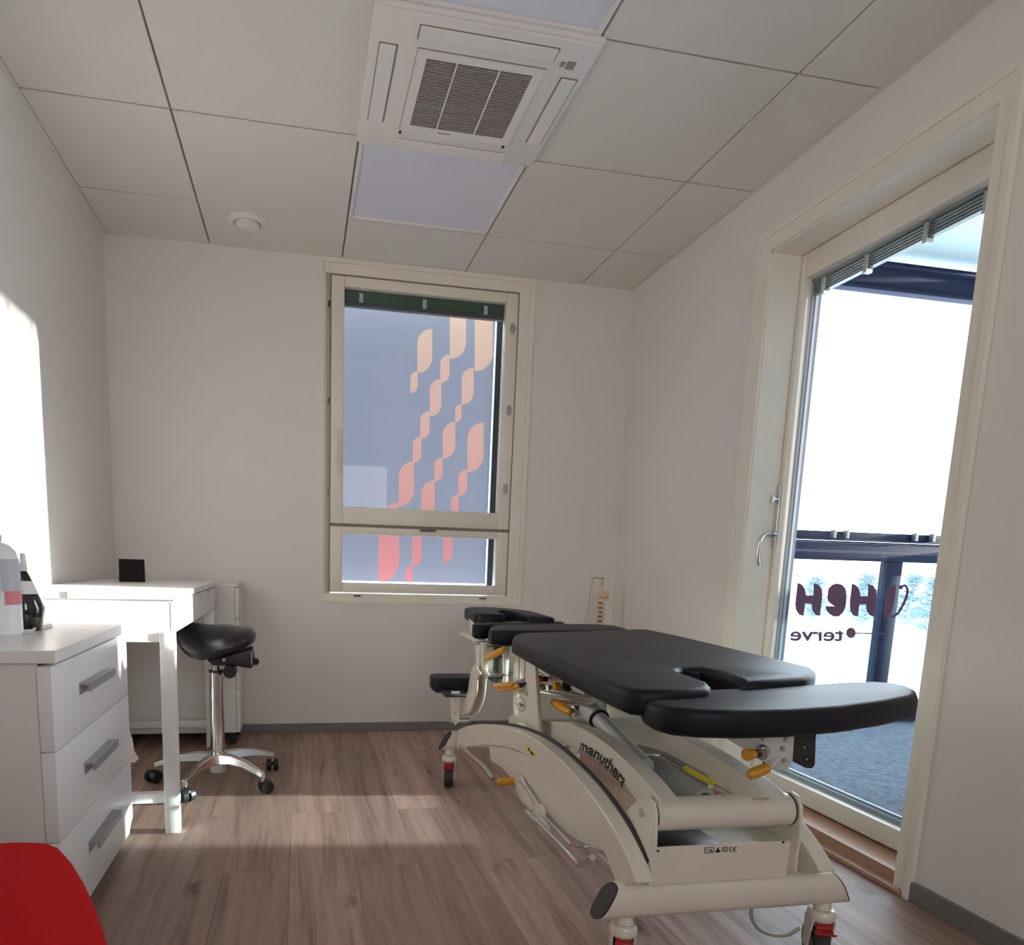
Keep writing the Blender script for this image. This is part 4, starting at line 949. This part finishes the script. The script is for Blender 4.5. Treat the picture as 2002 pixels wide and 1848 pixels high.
# frame rails under the main cushion
zu = ZT-.055
b = MB(); b.box((1.13, -1.62, zu-.03), (1.16, -.86, zu)); b.box((1.43, -1.62, zu-.03), (1.46, -.86, zu)); b.box((1.16, -.90, zu-.03), (1.43, -.86, zu)); b.box((1.16, -1.62, zu-.03), (1.43, -1.58, zu)); b.build('top_frame', M['cream'], tt, smooth=False, bev=.003)
# long tubular rails visible under the cushion edge with black ends
b = MB(); q0, q1 = on(1050, 1300, 'x', 1.20), on(1110, 1338, 'x', 1.20); b.cyl(q0, q1, .020, n=24); q0b, q1b = on(1110, 1338, 'x', 1.20), on(1113, 1340, 'x', 1.20); tr = b.build('slide_tube', M['cream'], tt)
MB().cyl(q1, q1+(q1-q0).normalized()*.008, .019, n=24).build('end_cap', M['rubber'], tr)
q0, q1 = on(1075, 1312, 'x', 1.22), on(1150, 1358, 'x', 1.22); MB().cyl(q0, q1, .014, n=20).build('slide_tube', M['cream'], tt)
# orange knobs below the cushion
def knob(u, v_, ax, val, d, r=.016, l=.022, stem=.03, m='orange'):
    q = on(u, v_, ax, val); d = Vector(d).normalized()
    k = MB().cyl(q, q+d*l, r, r*.82, n=24).build('release_knob', M[m], tt)
    MB().cyl(q+d*l, q+d*(l+stem), r*.6, n=16).build('knob_stem', M['black'], k); return k
knob(1048, 1327, 'x', 1.14, (1, .2, -.1), .014, .02, .02); knob(1083, 1342, 'x', 1.16, (1, .1, 0), .013, .018, .02)
def grip(u0, v0, u1, v1, ax, val, r=.012, name='lever_grip', val2=None):
    a, b2 = on(u0, v0, ax, val), on(u1, v1, ax, val if val2 is None else val2)
    g = MB(); d = (b2-a); g.tube([a, a+d*.06, a+d*.25, a+d*.75, a+d*.94, b2], [r*.45, r*.85, r, r*.95, r*.8, r*.4], n=18)
    return g.build(name, M['orange'], tt)
grip(966, 1342, 1004, 1338, 'x', 1.07, .010); grip(972, 1348, 1013, 1342, 'x', 1.08, .011)
b = MB(); b.tube([on(1003, 1337, 'x', 1.08), on(1018, 1331, 'x', 1.10), on(1036, 1325, 'x', 1.13)], .005); b.build('lever_rod', M['steel'], tt)
b = MB(); b.cyl(on(1012, 1341, 'x', 1.095), on(1030, 1338, 'x', 1.12), .008); b.build('lever_rod', M['rubber'], tt)
# big lever grip beneath the cushion and its flat steel arms
grip(1082, 1372, 1116, 1394, 'x', 1.17, .0145)
b = MB()
for pts in (((1040, 1350), (1085, 1358), (1130, 1366), (1165, 1366), (1172, 1358)), ((1085, 1371), (1125, 1374), (1160, 1372), (1174, 1362)), ((1045, 1345), (1100, 1352), (1140, 1362))):
    b.tube([on(u, w_, 'x', 1.19) for u, w_ in pts], .0055, smooth=4)
b.build('lever_linkage', M['steel'], tt)
b = MB(); b.ball(on(1060, 1343, 'x', 1.18), .012).ball(on(1046, 1343, 'x', 1.18), .010); q = on(1070, 1346, 'x', 1.18); b.cyl(q, q+Vector((.1, 0, 0)), .010); b.build('linkage_joint', M['steel'], tt)
# actuator: silver outer tube, joint and lower body
a0, a1 = on(1150, 1385, 'x', 1.225), on(1262, 1500, 'x', 1.235)
am = a0.lerp(a1, .22)
ac1 = MB().cyl(a0, am, .029, n=28).build('gas_spring', M['alu'], tt)
MB().cyl(am, a1, .0225, n=28).build('spring_rod', M['alu'], ac1)
MB().cyl(am-(a1-a0).normalized()*.004, am+(a1-a0).normalized()*.002, .0295, n=28).build('ring', M['rubber'], ac1)
b = MB(); q = on(1120, 1390, 'x', 1.24); b.cyl(q, q+Vector((.09, 0, 0)), .016, n=20); b.box(q+Vector((.0, -.03, -.01)), q+Vector((.09, .03, .012)), .004); b.build('spring_bracket', M['steel'], tt)
P = [on(u, w_, 'x', 1.275) for u, w_ in ((1140, 1395), (1165, 1365), (1183, 1370), (1187, 1414), (1165, 1420))]; MB().prism(P, (.006, 0, 0)).build('hinge_plate', M['cream'], tt, smooth=False, bev=.002)
a0, a1 = on(1275, 1500, 'x', 1.31), on(1378, 1565, 'x', 1.31)
ad = MB().cyl(a0, a1, .032, .028, n=28).build('actuator', M['tube_w'], tt)
a2 = on(1392, 1566, 'x', 1.30); MB().cyl(a1, a1+(a1-a0).normalized()*.05, .018, .006, n=20).build('actuator_nose', mat('clear_blue', (.05, .07, .13, 1), .08), ad)
# safety bar with yellow sleeve
b = MB(); b.tube([on(u, w_, 'x', 1.245) for u, w_ in ((1303, 1557), (1275, 1522), (1258, 1500), (1248, 1482))]+[on(1252, 1478, 'x', 1.25), on(1285, 1477, 'x', 1.33), on(1298, 1481, 'x', 1.345), on(1340, 1503, 'x', 1.35), on(1385, 1527, 'x', 1.35), on(1428, 1552, 'x', 1.35)], .0045, smooth=4)
sb = b.build('safety_bar', M['chrome'], tt); b = MB(); b.cyl(on(1340, 1503, 'x', 1.35), on(1397, 1533, 'x', 1.35), .0075); b.build('sleeve', M['yellow'], sb)
# low grey linkage and tray inside the base
b = MB(); b.tube([on(u, w_, 'x', 1.24) for u, w_ in ((1072, 1452), (1120, 1490), (1160, 1545), (1180, 1575))], .020, n=16, smooth=4); b.build('lower_link', M['tube_w'], tt)
tz = .21
P = [on(u, w_, 'z', tz) for u, w_ in ((1150, 1560), (1200, 1541), (1260, 1545), (1310, 1590), (1240, 1640), (1190, 1606))]
MB().box((1.13, -1.80, tz-.012), (1.44, -1.50, tz)).build('tray', M['tube_w'], tt, smooth=False, bev=.002)
# head end mechanism
hm = plate('head_post', [(928, 1262), (942, 1258), (943, 1320), (931, 1322), (929, 1310), (926, 1285)], 'x', 1.055, .022, bev=.003)
b = MB(); q0, q1 = on(938, 1262, 'x', 1.05), on(936, 1320, 'x', 1.05); b.cyl(q0, q1, .010, n=20); b.build('post_tube', M['cream'], hm)
bolts('bolt', [(928, 1282), (926, 1309)], 'x', 1.052, .006, hm)
b = MB(); b.prism([on(u, w_, 'x', 1.0515) for u, w_ in ((931.5, 1313), (939, 1298), (941.5, 1313))], (-.0006, 0, 0)); wt = b.build('warning_triangle', M['orange'], hm, smooth=False)
b = MB(); b.prism([on(u, w_, 'x', 1.0505) for u, w_ in ((934, 1311.5), (938.8, 1302), (939.8, 1311.5))], (-.0006, 0, 0)); b.build('triangle_print', M['ink'], wt, smooth=False)
hy = on(940, 1320, 'x', 1.06).y
zhl, zhh = on(940, 1318, 'x', 1.06).z, on(945, 1260, 'x', 1.06).z
b = MB(); b.box((1.04, hy-.02, zhl-.008), (1.30, hy+.06, zhl+.006)); b.box((1.05, hy-.01, zhh-.006), (1.30, hy+.05, zhh+.004)); b.build('head_shelf', M['steel'], tt, smooth=False, bev=.002)
pn = plate('head_panel', [(944, 1265), (975, 1265), (990, 1270), (992, 1310), (975, 1322), (944, 1318)], 'y', hy+.05, .008, bev=.001)
plate('head_panel', [(983, 1262), (997, 1262), (993, 1335), (985, 1335)], 'y', hy-.02, .010)
bolts('bolt', [(980, 1313)], 'y', hy+.045, .005, pn, (0, -.005, 0))
b = MB(); b.box((1.12, hy+.03, zhl-.04), (1.155, -.55, zhh+.01)); b.build('slide_block', M['rubber'], tt, smooth=False, bev=.003)
plate('head_shell', [(916, 1208), (925, 1215), (926, 1243), (935, 1247), (958, 1249), (957, 1255), (924, 1255), (918, 1240)], 'x', on(920, 1230, 'y', -.36).x, .02, bev=.004)
b = MB(); b.box((1.07, -.66, ZT-.075), (1.55, -.30, ZT-.058)); b.build('head_frame', M['cream'], tt, smooth=False, bev=.003)
b = MB(); b.box((1.25, -.95, ZT-.095), (1.32, -.30, ZT-.075)); b.build('head_rail', M['rubber'], tt, smooth=False, bev=.003)
grip(951, 1288, 985, 1270, 'x', 1.06, .0125)
knob(951, 1281, 'x', 1.08, (-1, .3, 0), .008, .012, .02)
# curved arm bracket to the arm pad
AXp = 1.03
ap_ = strip([(927, 1300), (921, 1310), (917, 1330), (914, 1352), (908, 1366), (900, 1378)], [(938, 1318), (932, 1326), (930, 1350), (926, 1370), (916, 1392), (902, 1399)])
MB().prism([on(u, w_, 'x', AXp-.01) for u, w_ in ap_], (.008, 0, 0)).build('pad_arm', M['cream'], tt, smooth=False, bev=.001)
MB().prism([on(u, w_, 'x', AXp-.01)+Vector((.03, .0, -.004)) for u, w_ in ap_], (.008, 0, 0)).build('pad_arm', M['cream'], tt, smooth=False, bev=.001)
yk = on(905, 1390, 'x', AXp-.01).y
pb = plate('pad_bracket', [(883, 1352), (899, 1352), (899, 1400), (896, 1412), (890, 1419), (883, 1405), (881, 1378)], 'y', yk-.02, .010)
bolts('bolt', [(890, 1370), (890, 1395), (891, 1410)], 'y', yk-.021, .005, pb, (0, -.004, 0))
b = MB(); q0, q1 = on(878, 1409, 'y', yk-.005), on(918, 1408, 'y', yk-.005); b.cyl(q0, q1, .009, n=16); b.build('pad_pivot', M['steel'], tt)
q0 = on(891, 1354, 'y', yk-.015); b = MB(); b.box((q0.x-.045, yk-.04, q0.z-.004), (q0.x+.045, yk+.05, za-.056)); b.build('pad_plate', M['rubber'], tt, smooth=False, bev=.002)
# bracket plates, knob and lever beneath the foot cushion
YP = -1.985
fp1 = plate('foot_bracket', [(1404, 1434), (1554, 1434), (1550, 1488), (1545, 1500), (1534, 1507), (1524, 1506), (1492, 1488), (1450, 1462)], 'y', YP, .006, m='alu')
fp2 = plate('foot_bracket', [(1553, 1430), (1596, 1430), (1594, 1496), (1588, 1503), (1576, 1502), (1552, 1490)], 'y', YP+.055, .006, m='rubber')
bolts('bolt', [(1493, 1445), (1536, 1446), (1529, 1464), (1533, 1487)], 'y', YP, .006, fp1, (0, -.005, 0))
bolts('bolt', [(1571, 1461), (1576, 1484)], 'y', YP+.055, .003, fp2, (0, -.003, 0))
b = MB(); q = on(1560, 1434, 'y', YP); b.box((1.22, YP-.01, .588-.012), (1.52, YP+.10, .588)); b.box((1.25, -1.98, .576), (1.30, -1.60, .586)); b.box((1.42, -1.98, .576), (1.46, -1.60, .586)); b.build('foot_frame', M['cream'], tt, smooth=False, bev=.002)
k = on(1459, 1476, 'y', YP-.02); kk = MB().cyl(k, k+Vector((.014, .004, 0)), .0125, .011, n=24).cyl(k+Vector((.014, .004, 0)), k+Vector((.020, .006, 0)), .0095, n=20).build('release_knob', M['orange'], tt)
q = on(1489, 1473, 'y', YP-.008); MB().cyl(k+Vector((.020, .006, 0)), q, .008).build('knob_stem', M['black'], kk); MB().cyl(q+Vector((-.006, -.008, 0)), q+Vector((.012, .01, .002)), .012, n=18).ball(on(1489, 1464, 'y', YP-.006), .010).build('knob_socket', M['steel'], kk)
grip(1462, 1517, 1504, 1500, 'y', YP-.015, .0115)
b = MB(); b.tube([on(1502, 1501, 'y', YP-.015), on(1512, 1493, 'y', YP-.005), on(1516, 1484, 'y', YP)], .007); b.build('lever_rod', M['alu'], tt)
# right-hand gusset between housing and tube
plate('gusset', [(1538, 1672), (1575, 1697), (1560, 1702), (1536, 1706)], 'y', BY_+.03, .006)
# thick black line under the main cushion front
b = MB(); q0, q1 = on(1213, 1376, 'y', -1.80), on(1256, 1376, 'y', -1.80); b.box((q0.x, -1.80, q0.z-.014), (1.50, -1.77, .604)); b.build('front_rail', M['rubber'], tt, smooth=False)
# mains cord looping under the front tube
crd = MB(); crd.tube([on(1469, 1772, 'y', -1.87), on(1470, 1795, 'y', -1.87), on(1484, 1817, 'y', -1.87), on(1510, 1828, 'y', -1.87), on(1540, 1828, 'y', -1.87), on(1563, 1815, 'y', -1.87)], .0045, smooth=6)
crd.build('mains_cord', M['cord'], tt)

# ---------------------------------------------------------------- balcony and outdoors (kind structure)
BX1, BY1, BY0 = 4.60, .46, -3.6
struct(MB().box((XR+.33, BY0, -.12), (BX1+.1, BY1+.05, -.01)).build('floor_balcony', M['carpet'], smooth=False))
b = MB(); b.box((XR+.33, BY0-.3, 2.66), (BX1+.3, BY1+.3, 2.8)); struct(b.build('ceiling_balcony', M['balc_ceil'], smooth=False))
b = MB(); b.box((XR+.33, BY1-.02, 2.455), (BX1+.06, BY1+.06, 2.60)); b.box((XR+.33, BY1-.05, 2.56), (BX1+.06, BY1+.02, 2.575)); b.box((BX1-.02, BY0, 2.455), (BX1+.06, BY1, 2.60)); b.box((XR+.33, BY1-.04, 2.44), (BX1, BY1-.02, 2.46))
struct(b.build('trim_6', M['steelblue'], smooth=False, bev=.003))
rl_ = empty('balcony_railing', (3.5, BY1, 0), 'blue-grey metal balcony railing with tinted glass panels outside the door', 'railing')
b = MB(); b.box((XR+.35, BY1-.035, .965), (BX1+.05, BY1+.035, 1.075)); b.box((BX1-.035, -1.5, .965), (BX1+.035, BY1, 1.075)); b.build('top_rail', M['steelblue'], rl_, smooth=False, bev=.004)
b = MB(); b.box((XR+.35, BY1-.045, 1.085), (BX1+.05, BY1-.01, 1.128)); b.box((XR+.35, BY1-.055, 1.078), (BX1+.05, BY1-.0, 1.086))
b.box((XR+.35, BY1-.0365, 1.045), (BX1, BY1-.036, 1.049)); b.build('glazing_track', M['steelblue'], rl_, smooth=False, bev=.002)
b = MB(); b.box((XR+.35, BY1-.0375, 1.063), (BX1, BY1-.0355, 1.067)).box((XR+.35, BY1-.0375, 1.018), (BX1, BY1-.0355, 1.020)).box((XR+.35, BY1-.0375, 1.010), (BX1, BY1-.0355, 1.012)); b.build('light_strip', M['strip'], rl_, smooth=False)
b = MB()
for u in (1626, 1651, 1786, 1820): q = on(u, 1052, 'y', BY1-.05); b.box((q.x-.012, BY1-.075, 1.088), (q.x+.008, BY1-.045, 1.135), .003)
b.build('latch', M['darkframe'], rl_, smooth=False)
for x in (3.875,): MB().box((x-.052, BY1-.03, -.01), (x+.052, BY1+.03, .965)).build('post', M['steelblue'], rl_, smooth=False, bev=.004)
MB().box((BX1-.06, BY1-.06, -.01), (BX1+.04, BY1+.03, .965)).build('post', M['steelblue'], rl_, smooth=False)
b = MB(); b.box((XR+.35, BY1-.02, -.01), (BX1, BY1+.02, .05)).box((BX1-.02, -1.5, -.01), (BX1+.02, BY1, .05)); b.build('bottom_rail', M['steelblue'], rl_, smooth=False)
MB().box((XR+.35, BY1-.004, .05), (3.82, BY1+.004, .965)).build('glass_panel', M['glass_b'], rl_, smooth=False)
MB().box((3.93, BY1-.004, .05), (BX1-.06, BY1+.004, .965)).build('glass_panel', M['glass_b'], rl_, smooth=False)
MB().box((BX1-.004, -1.5, .05), (BX1+.004, BY1-.06, .965)).build('glass_panel', M['glass_b'], rl_, smooth=False)
struct(MB().box((BX1-.04, BY0, -.12), (BX1+.16, -1.50, 2.66)).box((XR+.33, BY0-.1, -.12), (BX1+.16, BY0, 2.66)).build('balcony_light_blocker', M['blocker'], smooth=False))  # unseen walls added to trim the sun patch and darken the door reveal
# snowy ground and frosted trees beyond
g = MB(); g.face([(-60, 1.4, -1.9), (80, 1.4, -1.9), (80, 90, -1.9), (-60, 90, -1.9)]); g.face([(5.4, -60, -1.9), (80, -60, -1.9), (80, 1.4, -1.9), (5.4, 1.4, -1.9)])
struct(g.build('ground', M['snow'], smooth=False))
def tree(x, y, h, z0, label):
    r = empty('frosted_tree', (x, y, z0), label, 'tree', 'frosted trees beyond the balcony')
    MB().cyl((x, y, z0), (x+.2, y, z0+h*.95), .14, .03, n=8).build('trunk', M['bark'], r)
    b = MB()
    for k in range(110):
        t = random.uniform(.12, 1); a = random.uniform(0, 6.283); rr = h*.26*(1.1-t)+.25; p = Vector((x+.2*t, y, z0+h*t*.93)); q = p+Vector((math.cos(a)*rr, math.sin(a)*rr, rr*.35))
        b.tube([p, p.lerp(q, .5)+Vector((0, 0, -.05)), q], [.035, .022, .008], n=4)
        for j in range(4):
            s_ = p.lerp(q, random.uniform(.3, .95)); a2 = random.uniform(0, 6.283); b.tube([s_, s_+Vector((math.cos(a2)*.5, math.sin(a2)*.5, random.uniform(-.2, .35)))], [.016, .006], n=4)
    b.build('branches', M['frost'], r)
LB = ['tall frosted tree seen through the railing glass left of the post', 'frosted tree standing closest to the post, on its left', 'frosted tree just right of the balcony post', 'frosted tree at the right end of the railing glass']
for i, (u, d, h) in enumerate(((1590, 44, 2.7), (1690, 40, 2.9), (1780, 42, 3.0), (1825, 38, 2.8))):
    dr = ray(u, 1150); dr.z = 0; dr.normalize(); p = Vector((CAM.x, CAM.y, 0))+dr*d
    tree(p.x, p.y, h, -1.92, LB[i])

# ---------------------------------------------------------------- light
w_ = bpy.data.worlds.new('winter_sky'); bpy.context.scene.world = w_; w_.use_nodes = True
nt = w_.node_tree; bg = nt.nodes['Background']
tc = nt.nodes.new('ShaderNodeTexCoord'); sp_ = nt.nodes.new('ShaderNodeSeparateXYZ'); rp = nt.nodes.new('ShaderNodeValToRGB')
nt.links.new(tc.outputs['Generated'], sp_.inputs[0]); nt.links.new(sp_.outputs[2], rp.inputs[0])
rp.color_ramp.elements[0].position = 0; rp.color_ramp.elements[0].color = (.88, .94, 1.0, 1)
rp.color_ramp.elements[1].position = .6; rp.color_ramp.elements[1].color = (.72, .86, 1.0, 1)
nt.links.new(rp.outputs[0], bg.inputs[0]); bg.inputs[1].default_value = 11
sun = bpy.data.lights.new('sun', 'SUN'); so = bpy.data.objects.new('sun', sun); C.objects.link(so)
sun.energy = 34; sun.angle = math.radians(.9); sun.color = (1, .94, .88)
sd = Vector((-1, .098, -.112)); so.rotation_euler = (-sd).to_track_quat('Z', 'Y').to_euler()
for nm, loc, rot, sx_, sy_ in (('front_portal', (.95, YF-.22, 1.45), (math.pi/2, 0, 0), 1.5, 1.3), ('door_portal', (XR+.36, (DY0+DY1)/2, 1.0), (0, math.pi/2, 0), 2.0, .85), ('window_portal', (1.0, YB+.27, 1.48), (-math.pi/2, 0, 0), 1.0, 1.6)):
    l = bpy.data.lights.new(nm, 'AREA'); l.shape = 'RECTANGLE'; l.size = sx_; l.size_y = sy_; l.cycles.is_portal = True
    o = bpy.data.objects.new(nm, l); C.objects.link(o); o.location = loc; o.rotation_euler = rot

# ---------------------------------------------------------------- camera
cam = bpy.data.cameras.new('camera'); co = bpy.data.objects.new('camera', cam); C.objects.link(co)
cam.sensor_fit = 'HORIZONTAL'; cam.sensor_width = 36; cam.lens = FPX*36/W
cam.shift_x = (W/2-CX)/W; cam.shift_y = (CY-HT/2)/W; cam.clip_start = .02; cam.clip_end = 300
R3 = Matrix((RM[0], -RM[1], -RM[2])).transposed()   # columns: right, up, back
co.matrix_world = Matrix.Translation(CAM) @ R3.to_4x4()
sc = bpy.context.scene; sc.camera = co
sc.view_settings.view_transform = 'Standard'; sc.view_settings.look = 'None'; sc.view_settings.gamma = 1; sc.view_settings.use_curve_mapping = False
sc.view_settings.exposure = -0.12
try:
    sc.cycles.max_bounces = 12; sc.cycles.diffuse_bounces = 8; sc.cycles.transparent_max_bounces = 16; sc.cycles.sample_clamp_indirect = 6
except Exception: pass
